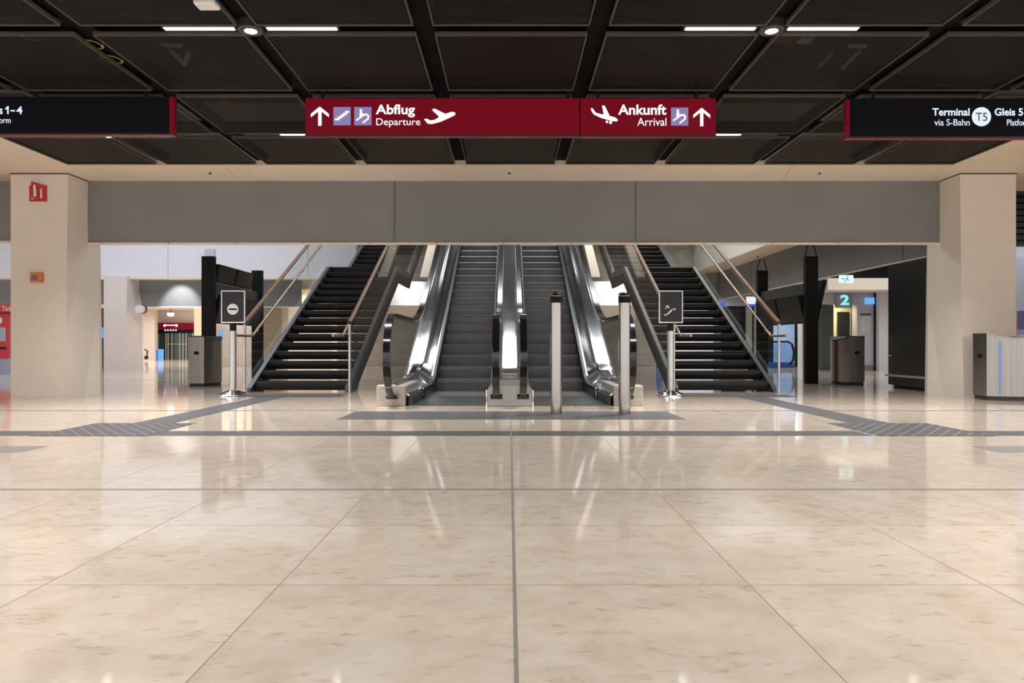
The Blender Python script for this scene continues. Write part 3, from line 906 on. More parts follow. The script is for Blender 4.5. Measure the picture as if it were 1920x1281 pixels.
t = sign_box('departure_sign', 'long red lit sign reading Abflug Departure with rising plane', 572, 1086.5, 184, 254, M_redsign, M_redrim, (-1.9, -0.7, 0.6))
YF = YS
pxpoly(zoomA(ARR), YF, M_glyph, t, 'arrow')
q = pxpoly(zoomA([(392, 186), (586, 186), (586, 390), (392, 390)]), YF, M_purple, t, 'pictogram_plate')
stroke(MB(), zoomA(STAIRPOL), 3.4, YF).build('stairs_pictogram', M_glyph, q)
q = pxpoly(zoomA([(626, 186), (820, 186), (820, 390), (626, 390)]), YF, M_purple, t, 'pictogram_plate')
def esc_picto(z, q):
    b = MB()
    stroke(b, z([(655, 332), (740, 272)]), 3.0, YF)
    stroke(b, z([(740, 272), (768, 270), (786, 290), (780, 318), (730, 358)]), 3.0, YF)
    b.prism([(X(a, YF), Z(c, YF)) for a, c in z([(692, 236), (714, 236), (722, 262), (730, 275), (690, 302), (684, 290)])], 'y', YF - 0.006, YF)
    c = z([(702, 222)])[0]
    b.disc_y(X(c[0], YF), Z(c[1], YF), 2.4 * YF / F, YF - 0.006, YF, 14)
    b.build('escalator_pictogram', M_glyph, q)
esc_picto(zoomA, q)
text_obj('Abflug', 704.5, 778, 196, 220, YF, M_glyph, t, bold=0.022)
text_obj('Departure', 705.5, 788, 222, 239, YF, M_glyph, t)
pxpoly(zoomA([(1410, 322), (1440, 316), (1482, 336), (1530, 330), (1582, 295), (1498, 216), (1530, 203), (1650, 262), (1720, 240), (1750, 242), (1766, 260), (1752, 280), (1600, 350), (1500, 376), (1452, 372)]), YF, M_glyph, t, 'plane_pictogram')
t = sign_box('arrival_sign', 'shorter red lit sign reading Ankunft Arrival with descending plane', 1088, 1343, 184, 255, M_redsign, M_redrim, (0.9, 1.9))
pxpoly(zoomB([(305, 210), (330, 215), (362, 265), (452, 290), (458, 272), (440, 180), (472, 182), (532, 305), (602, 325), (632, 354), (620, 370), (560, 366), (420, 325), (342, 285), (315, 250)]), YF, M_glyph, t, 'plane_pictogram')
b = MB()
for c, r in (((500, 375), 2.4), ((543, 383), 2.8)):
    a = zoomB([c])[0]
    b.disc_y(X(a[0], YF), Z(a[1], YF), r * YF / F, YF - 0.004, YF, 16)
b.build('plane_wheels', M_glyph, t)
text_obj('Ankunft', 1159, 1249.5, 196, 215.5, YF, M_glyph, t, bold=0.022)
text_obj('Arrival', 1195, 1249.5, 221, 236, YF, M_glyph, t)
q = pxpoly(zoomB([(1268, 205), (1474, 205), (1474, 420), (1268, 420)]), YF, M_purple, t, 'pictogram_plate')
esc_picto(lambda pts: [(1258 + (a - 626) * (1290.3 - 1258) / 194, 202 + (c - 186) * (235.6 - 202) / 204) for a, c in pts], q)
pxpoly([(1060 + (a + 1397) * 0.15625 + 0, 170 + (c + 20) * 0.161) for a, c in ARR], YF, M_glyph, t, 'arrow')
# black platform signs
t = sign_box('platform_sign', 'black lit sign with red rim at left edge, tracks 1 to 4', -110, 325, 181, 252, M_blksign, M_redrim, (-5.4, -3.7))
b = MB(); b.box(X(318, YS), X(325, YS), YS - 0.003, YS + 0.02, Z(251, YS), Z(182, YS)); b.build('red_end', M_redsign, t)
text_obj('Gleis', -36, 5, 199, 214, YF, M_glyphb, t, bold=0.02)
text_obj('1', 13.5, 16.3, 199.5, 214, YF, M_glyphb, t, 'numeral', bold=0.02)
stroke(MB(), [(11.2, 204), (15.2, 200.6)], 2.6, YF, 0.003).build('numeral_flag', M_glyphb, t)
text_obj('–', 20, 28, 206.5, 209, YF, M_glyphb, t, 'dash', bold=0.02)
text_obj('4', 31, 42, 199.5, 214, YF, M_glyphb, t, 'numeral', bold=0.02)
text_obj('Platform', -25, 20, 220, 231, YF, M_glyphb, t)
t = sign_box('platform_sign', 'black lit sign with red rim at right edge, Terminal T5', 1588, 2030, 185, 258, M_blksign, M_redrim, (3.7, 5.4))
b = MB(); b.box(X(1588, YS), X(1593, YS), YS - 0.003, YS + 0.02, Z(257, YS), Z(187, YS)); b.build('red_end', M_redsign, t)
text_obj('Terminal', 1748, 1818, 203, 217, YF, M_glyphb, t, bold=0.02)
text_obj('via S-Bahn', 1752, 1818, 223.5, 235.5, YF, M_glyphb, t)
b = MB(); b.disc_y(X(1840, YF), Z(219, YF), 17.8 * YF / F, YF - 0.004, YF, 36); q = b.build('round_badge', M_glyphb, t)
text_obj('T5', 1829.5, 1851, 211.5, 227, YF - 0.006, M_greyt, q, depth=0.003)
text_obj('Gleis 5', 1865, 1918, 203, 217, YF, M_glyphb, t, bold=0.02)
text_obj('Platform', 1888, 1932, 224, 235.5, YF, M_glyphb, t)

# red fire-equipment sign and orange box on the left column
YQ = 10.4
t = thing('fire_equipment_sign', 'red folded fire extinguisher sign high on the left column', 'sign', (X(72, YQ), YQ, Z(378, YQ)))
MB().box(X(56, YQ), X(88, YQ), YQ - 0.012, YQ, Z(378, YQ), Z(348, YQ)).build('back_plate', M_redpl, t)
xa, xb = X(66, YQ), X(88, YQ)
MB().add([(xa, YQ - .09, Z(373, YQ)), (xb, YQ - .012, Z(378, YQ)), (xb, YQ - .012, Z(349, YQ)), (xa, YQ - .09, Z(342, YQ)),
          (xa, YQ - .08, Z(373, YQ)), (xb, YQ - .004, Z(378, YQ)), (xb, YQ - .004, Z(349, YQ)), (xa, YQ - .08, Z(342, YQ))],
         [(0, 1, 2, 3), (4, 7, 6, 5), (0, 3, 7, 4), (1, 5, 6, 2), (0, 4, 5, 1), (3, 2, 6, 7)]).build('folded_panel', M_redpl, t)
def exting(cx, w, y, y0px, y1px, nm):
    z0, z1 = Z(y1px, YQ), Z(y0px, YQ)
    x = X(cx, YQ); w = w * YQ / F
    hh = z1 - z0
    pts = [(x - w, z0), (x + w, z0), (x + w, z0 + hh * .6), (x + w * .5, z0 + hh * .72), (x + w * .6, z0 + hh), (x - w * .6, z0 + hh), (x - w * 1.2, z0 + hh * .8), (x - w, z0 + hh * .55)]
    MB().prism(pts, 'y', y - 0.003, y).build(nm, M_whitep, t)
exting(62, 2.2, YQ - 0.013, 353, 374, 'extinguisher_symbol')
exting(73, 2.6, YQ - 0.088, 349, 371, 'extinguisher_symbol')
exting(82, 1.6, YQ - 0.056, 355, 373, 'hose_symbol')
t = thing('call_box', 'orange square call box with dark button on the left column', 'call box', (X(71, YQ), YQ, Z(530, YQ)))
MB().box(X(60, YQ), X(82, YQ), YQ - 0.05, YQ, Z(530, YQ), Z(511, YQ)).build('housing', M_orange, t, bevel=0.008)
MB().box(X(64, YQ), X(74, YQ), YQ - 0.054, YQ - 0.05, Z(526, YQ), Z(517, YQ)).build('button_field', mat('blue_grey_button', (0.12, 0.14, 0.2), 0.4), t)

# ------------------------------------------------------------------ bollards
def bollard(px, label):
    Y = 7.88; x = X(px, Y)
    t = thing('bollard', label, 'bollard', (x, Y, 0), 'steel bollards before the right escalator')
    R = 0.066
    MB().lathe([(R, 0.003), (R, 1.265)], x, Y, 40).build('shaft', M_steel, t, smooth=True)
    MB().lathe([(R + 0.004, 1.265), (R + 0.004, 1.338)], x, Y, 40).build('band', M_black, t, smooth=True)
    MB().lathe([(R, 1.338), (R, 1.372), (R - 0.006, 1.380), (R - 0.022, 1.380), (R - 0.026, 1.370), (0.01, 1.370)], x, Y, 40).build('cap', M_steel, t, smooth=True)
bollard(1043, 'steel bollard with black band standing before the right escalator steps')
bollard(1171, 'steel bollard with black band beside the right outer handrail')

# ------------------------------------------------------------------ sign stands
def stand(px, label, kind):
    Y = 10.72; x = X(px, Y)
    t = thing('sign_stand', label, 'sign stand', (x, Y, 0), 'sign stands')
    MB().lathe([(0.205, 0.0), (0.205, 0.018), (0.19, 0.026), (0.07, 0.075), (0.056, 0.09)], x, Y, 40).build('base', M_chrome, t, smooth=True)
    b = MB()
    for i in range(10):
        a = 2 * PI * i / 10
        b.tube([(x + 0.19 * math.cos(a), Y + 0.19 * math.sin(a), 0.030), (x + 0.075 * math.cos(a), Y + 0.075 * math.sin(a), 0.078)], 0.006, 5)
    b.build('base_ribs', M_black, t)
    MB().lathe([(0.05, 0.08), (0.05, 1.0)], x, Y, 28).build('pole', M_pole, t, smooth=True)
    MB().lathe([(0.048, 1.0), (0.048, 1.10), (0.03, 1.12)], x, Y, 20).build('clamp', M_black, t, smooth=True)
    z0, z1 = Z(606, Y), Z(545, Y)
    w = 0.186
    xs = x + 0.005
    b = MB()
    r = 0.018
    for q in ((xs - w, xs + w, z0, z0 + r), (xs - w, xs + w, z1 - r, z1), (xs - w, xs - w + r, z0 + r, z1 - r), (xs + w - r, xs + w, z0 + r, z1 - r)):
        b.box(q[0], q[1], Y - 0.02, Y + 0.012, q[2], q[3])
    b.build('sign_frame', mat('silver_frame', (0.72, 0.72, 0.73), 0.35, 0.5), t, bevel=0.004)
    f = MB().box(xs - w + r, xs + w - r, Y - 0.008, Y + 0.01, z0 + r, z1 - r).build('sign_panel', mat('dark_blue_black_panel', (0.014, 0.014, 0.022), 0.45), t)
    if kind == 'stop':
        cx, cy = px, 580
        q = MB().disc_y(X(cx, Y), Z(cy, Y), 10.3 * Y / F, Y - 0.012, Y - 0.008, 40).build('no_entry_disc', M_whitep, f)
        MB().box(X(cx - 7.5, Y), X(cx + 7.5, Y), Y - 0.014, Y - 0.012, Z(cy + 1.5, Y), Z(cy - 1.5, Y)).build('no_entry_bar', M_black, f)
    else:
        k = lambda a, c: (1200 + a * 100 / 427, 460 + c * 300 / 1281)
        b = MB()
        Yq = Y - 0.008
        stroke(b, [k(200, 557), k(214, 557), k(262, 512), k(278, 512)], 2.6, Yq, 0.004)
        stroke(b, [k(206, 506), k(228, 486)], 1.5, Yq, 0.004)
        stroke(b, [k(206, 486), k(230, 484)], 1.6, Yq, 0.004)
        stroke(b, [k(230, 484), k(230, 504)], 1.6, Yq, 0.004)
        b.build('escalator_symbol', M_whitep, f)
stand(437, 'chrome sign stand with no-entry disc before the left staircase', 'stop')
stand(1257, 'chrome sign stand with escalator arrow before the right staircase', 'esc')

# ------------------------------------------------------------------ bins
def bin_plan(L=0.78, e=0.145, bulge=0.13, n=10):
    pts = []
    for i in range(n + 1):
        f = i / n
        pts.append((-L / 2 + L * f, -(e + bulge * math.sin(PI * f))))
    for i in range(n + 1):
        f = i / n
        pts.append((L / 2 - L * f, e + bulge * math.sin(PI * f)))
    return pts
def litter_bin(loc, rot, label, red=False, strip_=False):
    t = thing('litter_bin', label, 'litter bin', loc, 'stainless litter bins')
    pl = bin_plan()
    c, s = math.cos(rot), math.sin(rot)
    R = lambda x, y, z: (loc[0] + x * c - y * s, loc[1] + x * s + y * c, z)
    L = 0.78
    def topz(x): return 0.86 + 0.07 * (2 * x / L) ** 2
    def shell(sc_, z0, zt, name, m):
        n = len(pl)
        vs = [R(x * sc_, y * sc_, z0) for x, y in pl] + [R(x * sc_, y * sc_, topz(x) if zt is None else zt) for x, y in pl]
        fs = [(i, (i + 1) % n, n + (i + 1) % n, n + i) for i in range(n)] + [tuple(range(n))[::-1]]
        h = n // 2
        for i in range(h - 1): fs.append((n + i, n + i + 1, n + n - 2 - i, n + n - 1 - i))
        return MB().add(vs, fs).build(name, m, t, smooth=True)
    shell(0.95, 0.0, 0.06, 'plinth', M_dark)
    shell(1.0, 0.06, None, 'body', M_bin)
    n = len(pl); h = n // 2
    b = MB()
    for i in range(h - 1):
        a_, b_, c_, d_ = pl[i], pl[i + 1], pl[n - 2 - i], pl[n - 1 - i]
        q = [R(p[0] * 1.012, p[1] * 1.012, topz(p[0]) + dz) for dz in (0.002, 0.022) for p in (a_, b_, c_, d_)]
        b.add(q, [(0, 3, 2, 1), (4, 5, 6, 7), (0, 1, 5, 4), (2, 3, 7, 6), (0, 4, 7, 3), (1, 2, 6, 5)])
    b.build('lid', M_bin if strip_ else M_dark, t)
    # ash slot in the flat end
    MB().add([R(-L / 2 - 0.004, y, z) for y, z in ((-0.045, 0.60), (0.045, 0.60), (0.045, 0.66), (-0.045, 0.66))] + [R(-L / 2 + 0.01, y, z) for y, z in ((-0.045, 0.60), (0.045, 0.60), (0.045, 0.66), (-0.045, 0.66))],
             [(0, 1, 2, 3), (4, 7, 6, 5), (0, 4, 5, 1), (2, 6, 7, 3), (0, 3, 7, 4), (1, 5, 6, 2)]).build('ash_slot', M_black, t, bevel=0.0)
    def onside(f, z0, z1, dx, m, name, sgn):
        x = -L / 2 + L * f
        y0 = sgn * (0.145 + 0.13 * math.sin(PI * f) + 0.004)
        y1 = sgn * (0.145 + 0.13 * math.sin(PI * (f + dx / L)) + 0.004)
        q = [R(x, y0, z0), R(x + dx, y1, z0), R(x + dx, y1, z1), R(x, y0, z1)]
        dv = R(0, sgn * 0.003, 0); d = (dv[0] - loc[0], dv[1] - loc[1], 0)
        MB().sheet(q, d).build(name, m, t)
    if red: onside(0.35, 0.70, 0.76, 0.06, M_redpl, 'red_emblem', 1)
    if strip_: onside(0.16, 0.08, 0.84, 0.035, mat('pale_blue_reflection', (0.25, 0.42, 0.75), 0.3), 'blue_reflection_strip', -1)  # blue reflection on the curved side, put into the colour of a strip
litter_bin((-5.85, 13.35, 0), PI / 2, 'stainless litter bin behind the no-entry stand, below the left black frame')
litter_bin((6.70, 13.75, 0), PI / 2, 'stainless litter bin beside the right black frame post', red=True)
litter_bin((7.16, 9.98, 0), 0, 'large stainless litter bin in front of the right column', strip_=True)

# ------------------------------------------------------------------ black display frames
def monitors(t, x, y0, y1, z0, z1, tilt, n=2):
    for i in range(n):
        ya = y0 + (y1 - y0) * i / n + 0.02
        yb = y0 + (y1 - y0) * (i + 1) / n - 0.02
        s = 1 if tilt > 0 else -1
        d = 0.09
        poly = [(x, z0), (x + d * -s, z0), (x + tilt - d * s, z1), (x + tilt, z1)]
        m_ = MB().prism(poly, 'y', ya, yb).build('monitor', M_black, t, bevel=0.006)
        k = 0.002 * s
        f = lambda u: x + tilt * u + k
        q = [(f(.05), ya + .03, z0 + .05 * (z1 - z0)), (f(.05), yb - .03, z0 + .05 * (z1 - z0)), (f(.95), yb - .03, z0 + .95 * (z1 - z0)), (f(.95), ya + .03, z0 + .95 * (z1 - z0))]
        MB().sheet(q, (0.002 * s, 0, 0)).build('screen', M_screen, m_)
def frame(s, label, upper, hooks):
    xc = 6.07 if s > 0 else -6.05
    t = thing('display_frame', label, 'display frame', (xc, 13.9, 0), 'black display frames')
    for Y in (13.9, 16.6):
        MB().box(xc - 0.125, xc + 0.125, Y, Y + 0.12, 0, 2.56).build('post', M_black, t, bevel=0.006)
    MB().box(xc - 0.06, xc + 0.06, 14.02, 16.6, 1.80, 2.04).build('crossbeam', M_dark, t)
    monitors(t, xc - 0.07 * s, 14.05, 16.55, 1.22, 1.79, -0.14 * s)
    if hooks: monitors(t, xc + 0.20 * s, 14.05, 16.55, 1.24, 2.1, 0.18 * s)
    if upper: monitors(t, xc - 0.10 * s, 14.05, 16.0, 2.06, 2.42, -0.06 * s)
    if hooks:
        for Y in (13.96, 16.66):
            MB().tube([(xc - 0.12, Y, 2.55), (xc - 0.05, Y, 2.83), (xc + 0.05, Y, 2.83), (xc + 0.12, Y, 2.55)], 0.012, 6).build('wire_loop', M_black, t)
    return t
frame(-1, 'black frame of switched-off monitors behind the left litter bin', True, False)
frame(1, 'black frame of switched-off monitors at right with wire loops on its posts', False, True)

# ------------------------------------------------------------------ right side of the hall
t = thing('black_cabinet', 'tall black panelled cabinet beside the right column, low steel bumper rail', 'cabinet', (7.1, 11.3, 0))
MB().box(6.95, 7.45, 11.25, 12.72, 0.06, 2.22).build('body', M_blk2, t, bevel=0.004)
MB().box(7.0, 7.4, 11.3, 12.62, 0, 0.06).build('plinth', M_black, t)
MB().box(6.945, 6.95, 11.25, 12.72, 0.606, 0.612).build('joint', M_blackgl, t)
MB().box(6.915, 6.949, 11.2, 12.78, 0.21, 0.25).build('bumper_rail', M_pole, t, bevel=0.006)
MB().box(6.93, 6.949, 12.6, 12.7, 0.585, 0.60).build('pull_handle', M_whitep, t)

# shop wall with doorway
YW = 21.0
wb_ = MB()
def wr(px0, px1, py0, py1, Y0, Y1, m, name):
    return struct(name, MB().box(X(px0, Y0), X(px1, Y0), Y0, Y1, max(0, Z(py1, Y0)), Z(py0, Y0)), m)
wr(1540, 1563, 572, 720, YW, YW + 0.3, M_teal, 'wall_niche_left')
wr(1607, 1700, 533, 720, YW, YW + 0.3, M_lav, 'wall_shop')
wr(1540, 1607, 530, 571, YW, YW + 0.3, M_lav, 'wall_lintel')
struct('wall_niche_back', MB().box(9.5, 11.0, 22.3, 22.5, 0, 2.4), mat('warm_cream_wall', (0.75, 0.66, 0.42), 0.6))
area('niche_lamp', (10.15, 21.8, 2.2), 0.5, 0.4, 28, (1.0, 0.88, 0.55))
struct('ceiling_niche', MB().box(9.4, 10.9, YW + 0.3, 22.4, 2.25, 2.35), M_white)
struct('door_1', MB().box(X(1571, 22.2), X(1593, 22.2), 22.2, 22.28, 0, Z(585, 22.2)), M_blackgl)
struct('baseboard_right', MB().box(X(1607, YW), X(1643, YW), YW - 0.02, YW, 0, 0.16), mat('tan_baseboard', (0.30, 0.25, 0.19), 0.5))
struct('trim_18', MB().box(X(1641, 20.9), X(1648, 20.9), 20.86, 20.99, 0, Z(527, 20.9)), M_black)
struct('wall_pillar', MB().box(X(1648, 20.7), X(1672, 20.7), 20.7, 20.98, 0, CEIL), M_white)
struct('ceiling_bulkhead', MB().box(9.0, 13.5, 19.6, 20.6, 2.33, 2.66), M_cream)
struct('wall_upper_right', MB().box(8.9, 13.5, 20.62, 20.68, 2.66, CEIL), M_dark)
t = thing('number_sign', 'round-edged glass plate with glowing pale number 2 above the doorway', 'sign', (X(1583, 20.8), 20.8, Z(575, 20.8)))
MB().box(X(1568, 20.9), X(1600, 20.9), 20.94, 20.99, Z(577, 20.9), Z(550, 20.9)).build('plate', mat('grey_plate', (0.35, 0.37, 0.42), 0.3), t)
text_obj('2', 1576, 1592, 553, 572, 20.92, M_cyan, t, 'numeral', 0.03, 0.02)
t = thing('notice', 'white notice sheet with green header on the lavender wall', 'notice', (X(1623, YW), YW, Z(625, YW)))
MB().box(X(1614, YW), X(1633, YW), YW - 0.012, YW, Z(625, YW), Z(592, YW)).build('sheet', lined('notice_sheet', (0.72, 0.72, 0.75), (0.45, 0.45, 0.5), 0.05, 0.015, 'z', 0.6), t)
MB().box(X(1613, YW), X(1633, YW), YW - 0.014, YW, Z(592, YW), Z(588, YW)).build('header', mat('green_header', (0.03, 0.14, 0.09), 0.5), t)
small('blue_wall_light', MB().box(X(1624, 20.9), X(1641, 20.9), 20.94, 20.99, Z(570, 20.9), Z(558, 20.9)), M_bluel, 'small blue lit panel on the lavender wall beside the black strip', 'wall light')
t = thing('exit_sign', 'pale green glowing exit sign hanging beyond the right curtain', 'exit sign', (X(1588, 17), 17, Z(530, 17)))
MB().box(X(1575, 17), X(1600, 17), 17, 17.06, Z(530, 17), Z(516, 17)).build('box', M_exit, t)
b = MB()
stroke(b, [(1584, 528), (1588, 522)], 1.5, 17); stroke(b, [(1591, 527), (1588, 522), (1589, 519)], 1.5, 17); stroke(b, [(1578, 523), (1583, 523)], 1.6, 17)
b.build('running_figure', M_green, t)
MB().tube([(X(1587, 17), 17.03, Z(517, 17)), (X(1587, 17), 17.03, CEIL)], 0.015, 8).build('hanger', M_black, t)

# dark shop front far behind the right staircase
YD = 24.6
t = thing('kiosk', 'dark kiosk with blue and white lit fascia behind right staircase', 'kiosk', (8.3, YD, 0))
MB().box(X(1352, YD), X(1450, YD), YD, YD + 0.9, 0, Z(574, YD)).build('shop_front', M_blackgl, t)
for a, c in ((1397, 1408), (1412, 1422)):
    MB().box(X(a, YD), X(c, YD), YD - 0.12, YD - 0.002, 0, Z(575, YD)).build('pillar', mat('kiosk_pillar', (0.50, 0.45, 0.38), 0.5), t)
MB().box(X(1351, YD), X(1359, YD), YD - 0.05, YD, Z(576, YD), Z(566, YD)).build('blue_light', M_blue, t)
MB().box(X(1397, YD), X(1421, YD), YD - 0.15, YD - 0.125, Z(575, YD), Z(571, YD)).build('blue_light', M_blue, t)
MB().box(X(1397, YD), X(1421, YD), YD - 0.15, YD - 0.125, Z(571, YD), Z(557, YD)).build('white_light', M_glyph, t)
MB().box(X(1443, YD), X(1450, YD), YD - 0.05, YD, Z(576, YD), Z(564, YD)).build('blue_light', M_blue, t)
MB().box(X(1450, YD), X(1456, YD), YD - 0.05, YD, Z(576, YD), Z(562, YD)).build('white_light', M_glyph, t)
# far escalator with blue glass
YE_ = 23.2
t = thing('escalator', 'distant escalator end with blue-lit glass beside the kiosk', 'escalator', (X(1470, YE_), YE_, 0))
q = [(1440, 641), (1478, 641), (1485, 646), (1489, 660), (1487, 676), (1480, 684)]
MB().sweep([(X(a, YE_), YE_, Z(c, YE_)) for a, c in q], [(-0.03, -0.03), (-0.03, 0.03), (0.03, 0.03), (0.03, -0.03)], up=(0, 1, 0)).build('handrail', M_rubber, t)
g = [(1440, 642), (1477, 642), (1484, 648), (1487, 660), (1485, 675), (1478, 683), (1440, 683)]
MB().prism([(X(a, YE_), Z(c, YE_)) for a, c in g], 'y', YE_ + 0.01, YE_ + 0.02).build('glass_panel', M_blueg, t)
MB().box(X(1438, YE_), X(1490, YE_), YE_, YE_ + 0.9, 0, Z(680, YE_)).build('base', mat('blue_base', (0.05, 0.14, 0.45), 0.3), t)
struct('wall_blue_lit', MB().box(X(1443, 26.5), X(1494, 26.5), 26.5, 26.7, 0, 2.2), mat('pale_blue_wall', (0.55, 0.66, 0.85), 0.4, 0, 0.2, 1.2))
struct('trim_19', MB().box(X(1492, 24), X(1495.5, 24), 24, 24.1, 0, Z(600, 24)), M_black)
struct('wall_white_rear', MB().box(X(1496, 25), X(1560, 25), 25, 25.2, 0, 3.0), M_white)
area('blue_lamp', (X(1468, 25.2), 25.2, 2.6), 0.8, 0.6, 30, (0.55, 0.75, 1.0))

# right edge of the picture: darker bay beyond the right column
struct('wall_bay', MB().box(10.2, 19, 15.5, 15.8, 0, CEIL), M_lav)
t = thing('slatted_panel', 'dark slatted ceiling panel at the right edge beyond the column', 'ceiling panel', (10.5, 12.0, 2.5))
for i in range(8):
    z = 2.5 + i * 0.107
    MB().box(8.78, 13.5, 12.0, 12.12, z, z + 0.075).build('slat', mat('navy_slat', (0.02, 0.022, 0.035), 0.25) if i == 0 else bpy.data.materials['navy_slat'], t)
MB().box(8.77, 13.5, 12.12, 12.16, 2.5, CEIL - 0.005).build('backing', M_black, t)
t = thing('wall_poster', 'blue and red poster at the right edge behind the litter bin', 'poster', (11.9, 15.45, 1.1))
MB().box(X(1908, 15.4), 14, 15.44, 15.49, Z(622, 15.4), Z(480, 15.4)).build('sheet', mat('poster_pale', (0.55, 0.58, 0.68), 0.4), t)
MB().box(X(1910, 15.4), 14, 15.43, 15.44, Z(618, 15.4), Z(583, 15.4)).build('blue_field', mat('poster_blue', (0.05, 0.14, 0.42), 0.4), t)
MB().box(X(1910, 15.4), X(1914, 15.4), 15.42, 15.43, Z(616, 15.4), Z(588, 15.4)).build('red_stripe', M_redpl, t)

# ------------------------------------------------------------------ left side background
YV = 18.0
t = thing('ticket_machine', 'red ticket machine at the left edge behind the left column', 'ticket machine', (X(2, YV), YV, 0))
MB().box(X(-28, YV), X(13, YV), YV, YV + 0.7, 0.42, Z(588, YV)).build('body', M_redpl, t, bevel=0.01)
MB().box(X(-30, YV), X(15, YV), YV + 0.02, YV + 0.7, 0.0, 0.42).build('plinth', mat('blue_grey_plinth', (0.32, 0.36, 0.45), 0.4), t)
MB().box(X(-32, YV), X(20, YV), YV - 0.05, YV + 0.6, Z(586, YV), Z(571, YV)).build('header', M_redpl, t)
text_obj('Tickets', 3, 36, 574, 583, YV - 0.052, M_whitep, t)
MB().box(X(-20, YV), X(11, YV), YV - 0.01, YV, Z(640, YV), Z(614, YV)).build('screen', mat('ticket_screen', (0.30, 0.36, 0.45), 0.2), t)
MB().disc_y(X(-3, YV), Z(601, YV), 0.10, YV - 0.008, YV, 20).build('round_emblem', M_whitep, t)
MB().box(X(-20, YV), X(11, YV), YV - 0.008, YV, Z(655, YV), Z(651, YV)).build('slot', M_black, t)
# dark screens left of the rear pillar
t = thing('information_screen', 'tall black information screen with blue picture beside the rear pillar', 'screen', (X(188, 22), 22, 0))
MB().box(X(180, 22), X(196, 22), 22, 22.3, 0, Z(578, 22)).build('body', M_blackgl, t)
MB().box(X(183, 22), X(194, 22), 21.99, 22, Z(634, 22), Z(614, 22)).build('picture', M_bluel, t)
# small plate on the fascia
small('wall_plate', MB().box(X(384, 20.75), X(402, 20.75), 20.74, 20.79, Z(480, 20.75), Z(467, 20.75)), M_lav, 'small grey plate on the lavender fascia above the left frame', 'wall plate')
# round horn speaker beside the rear pillar
t = thing('wall_speaker', 'round white speaker on the side of the rear pillar', 'speaker', (X(264, 20.9), 20.9, Z(580, 20.9)))
MB().disc_y(X(264, 20.9), Z(580, 20.9), 0.12, 20.8, 20.95, 24).build('drum', M_whitep, t, smooth=True)
MB().disc_y(X(265, 20.9), Z(580, 20.9), 0.135, 20.95, 21.0, 24).build('rim', M_dark, t)
# distant entrance
YG = 35.6
t = thing('entrance_doors', 'distant glass entrance doors under a red lit sign, far left', 'doors', (X(327, YG), YG, 0))
MB().box(X(292, YG), X(362, YG), YG, YG + 0.3, Z(618, YG), Z(605.5, YG)).build('red_sign', M_redsign, t)
MB().box(X(292, YG), X(362, YG), YG, YG + 0.3, Z(625, YG), Z(618, YG)).build('black_sign', M_blksign, t)
b = MB()
for a in (309, 331): b.disc_y(X(a, YG), Z(610.5, YG), 0.07, YG - 0.02, YG, 14)
b.box(X(311, YG), X(329, YG), YG - 0.02, YG, Z(611, YG), Z(609, YG))
for a in (310, 315, 320, 325, 330): b.prism([(X(a - 2, YG), Z(620.5, YG)), (X(a, YG), Z(617, YG)), (X(a + 2, YG), Z(620.5, YG))], 'y', YG - 0.02, YG)
b.build('sign_symbols', M_glyph, t)
MB().box(X(292, YG), X(362, YG), YG + 0.05, YG + 0.2, 0, Z(625, YG)).build('door_glass', mat('dark_teal_glass', (0.03, 0.055, 0.055), 0.1), t)
b = MB()
for a in (293, 311, 315, 322, 337, 343, 349, 361): b.box(X(a - .8, YG), X(a + .8, YG), YG, YG + 0.05, 0, Z(625, YG))
b.box(X(311, YG), X(349, YG), YG - .01, YG + 0.04, Z(646, YG), Z(644.8, YG))
b.build('door_frames', mat('door_frame_steel', (0.45, 0.50, 0.46), 0.4, 0.3), t)
struct('column_corridor', MB().box(X(264, 34.6), X(290, 34.6), 34.6, 34.9, 0, 2.5), M_colm)
struct('column_corridor_near', MB().box(X(364, 27), X(378, 27), 27, 27.6, 0, 2.5), mat('tan_pillar', (0.62, 0.50, 0.36), 0.5))
struct('column_corridor_stairs', MB().box(X(489, 23), X(528, 23), 23, 23.7, 0, 2.5), mat('tan_pillar_two', (0.50, 0.42, 0.33), 0.5))
t = thing('pendant_light', 'small white hanging light before the distant entrance doors', 'light', (X(320, 30), 30, Z(593, 30)))
MB().lathe([(0.10, Z(593, 30)), (0.14, Z(591, 30)), (0.14, Z(587, 30))], X(320, 30), 30, 20).build('shade', M_lamp, t, smooth=True)
MB().tube([(X(320, 30), 30, Z(588, 30)), (X(320, 30), 30, 2.5)], 0.012, 6).build('rod', M_black, t)
t = thing('information_pillar', 'slim blue lit pillar before the distant entrance doors', 'pillar', (X(299, 33), 33, 0))
MB().box(X(296, 33), X(303, 33), 33, 33.2, 0, Z(655, 33)).build('body', M_bluel, t)
MB().box(X(293, 33), X(296, 33), 33, 33.2, 0, Z(656, 33)).build('side', M_blue, t)
t = thing('luggage_trolley', 'small black trolley beside the distant pale pillar', 'trolley', (X(265, 32), 32, 0))
MB().box(X(263, 32), X(268, 32), 32, 32.5, 0.08, Z(668, 32)).build('basket', M_black, t, bevel=0.03)
MB().tube([(X(264, 32), 32.5, 0.1), (X(265, 32), 32.55, Z(658, 32)), (X(265, 32), 32.3, Z(656, 32))], 0.03, 8).build('handle', M_black, t)
MB().lathe([(0.06, 0.0), (0.06, 0.09)], X(265, 32), 32.1, 12).build('wheel', M_rubber, t)
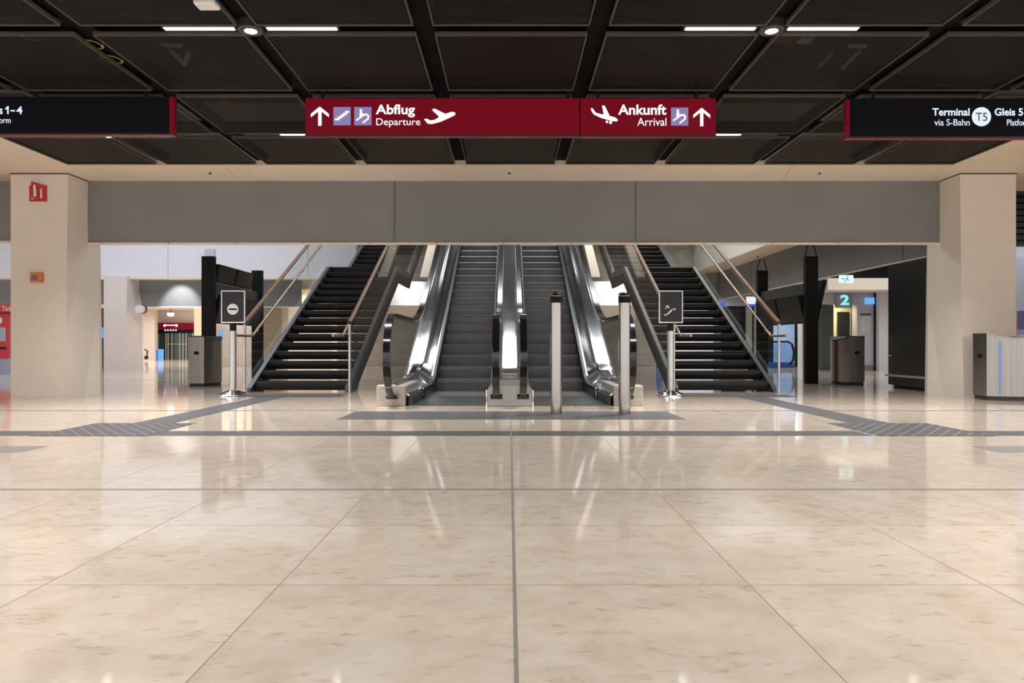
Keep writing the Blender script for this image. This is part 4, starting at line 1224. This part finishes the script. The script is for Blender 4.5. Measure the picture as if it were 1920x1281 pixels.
# things seen through the left staircase glass
t = thing('service_counter', 'pale counter with blue panel behind the no-entry stand', 'counter', (X(420, 24), 24, 0))
MB().box(X(402, 24), X(476, 24), 24, 24.8, 0, Z(606, 24)).build('body', mat('pale_counter', (0.62, 0.60, 0.58), 0.4), t)
MB().box(X(414, 24), X(419, 24), 23.97, 24, Z(634, 24), Z(618, 24)).build('blue_panel', M_bluel, t)
for a, lb in ((667, 'blue cone-shaped bin seen through glass right of the left staircase'), (1237, 'blue cone-shaped bin seen through glass left of the right sign stand')):
    Y = 22.5; x = X(a, Y)
    t = thing('blue_bin', lb, 'bin', (x, Y, 0))
    MB().lathe([(0.11, 0.0), (0.11, 0.35), (0.1, 0.6), (0.05, 0.84)], x, Y, 20).build('body', mat('blue_plastic', (0.03, 0.25, 0.75), 0.4) if a < 900 else bpy.data.materials['blue_plastic'], t, smooth=True)
    MB().lathe([(0.055, 0.84), (0.055, 0.88), (0.02, 0.90)], x, Y, 16).build('cap', M_dark, t, smooth=True)

# bulkheads in place of lit recesses, cream ledges and sloping beams on the stone wall between stairs and escalators
for s, axis in ((1, None), (-1, 0.02)):
    mb = lambda: MB(axis)
    nm = 'left' if s > 0 else 'right'
    struct('wall_bulkhead_' + nm, mb().box(X(722, 24.5), X(806, 24.5), 24.5, BK, Z(573, 24.5), Z(528, 24.5)), M_white)
    struct('trim_2%d' % (0 if s > 0 else 1), mb().box(X(722, 24.3), X(806, 24.3), 24.2, BK, Z(600, 24.3), Z(574, 24.3)), M_cream)
    bx = -3.55 if s > 0 else 3.59
    area('bulkhead_fill_' + nm, (bx, 24.1, 3.5), 1.0, 0.08, 9, (1, 1, 1), (math.radians(16), 0, 0), spread=70)  # lamp without a fixture, added to brighten the white bulkhead
    b = mb()
    ya, yb = 17.2, 21.6
    xb0, xb1 = -2.22, -2.0
    za, zb = 2.40, 2.40 + 0.55 * (yb - ya)
    b.prism([(ya, za), (yb, zb), (yb, zb + 0.35), (ya, za + 0.06)], 'x', xb0, xb1)
    struct('beam_' + nm, b, M_cream)
    sl = bpy.data.lights.new('wall_washer_' + nm, 'SPOT'); sl.energy = 70; sl.spot_size = math.radians(75); sl.spot_blend = 0.3; sl.shadow_soft_size = 0.03
    so = bpy.data.objects.new('wall_washer_' + nm, sl); so.location = (-4.05 if s > 0 else 4.09, 24.6, 3.75); so.rotation_euler = (math.radians(14), 0, 0); col.objects.link(so)
    fr = mb()
    x0, x1, z0, z1 = X(728, 24.95), X(768, 24.95), Z(490, 24.95), 5.0
    for q in ((x0, x1, z0, z0 + .03), (x1 - .04, x1, z0, z1)): fr.box(q[0], q[1], 24.95, BK, q[2], q[3])
    struct('trim_2%d' % (2 if s > 0 else 3), fr, mat('panel_trim', (0.40, 0.30, 0.2), 0.5))

# unseen linear lamps added under the atrium ceiling for their reflections in the polished decks
for x, y, lb in ((-0.6, 22.4, 'left'), (0.5, 22.9, 'right'), (3.8, 22.0, 'far right')):
    small('atrium_reflection_light', MB().box(x - 0.08, x + 0.08, y - 0.9, y + 0.9, 8.94, 9.0), M_lampc, 'unseen linear light added high in the atrium, %s' % lb, 'ceiling light')
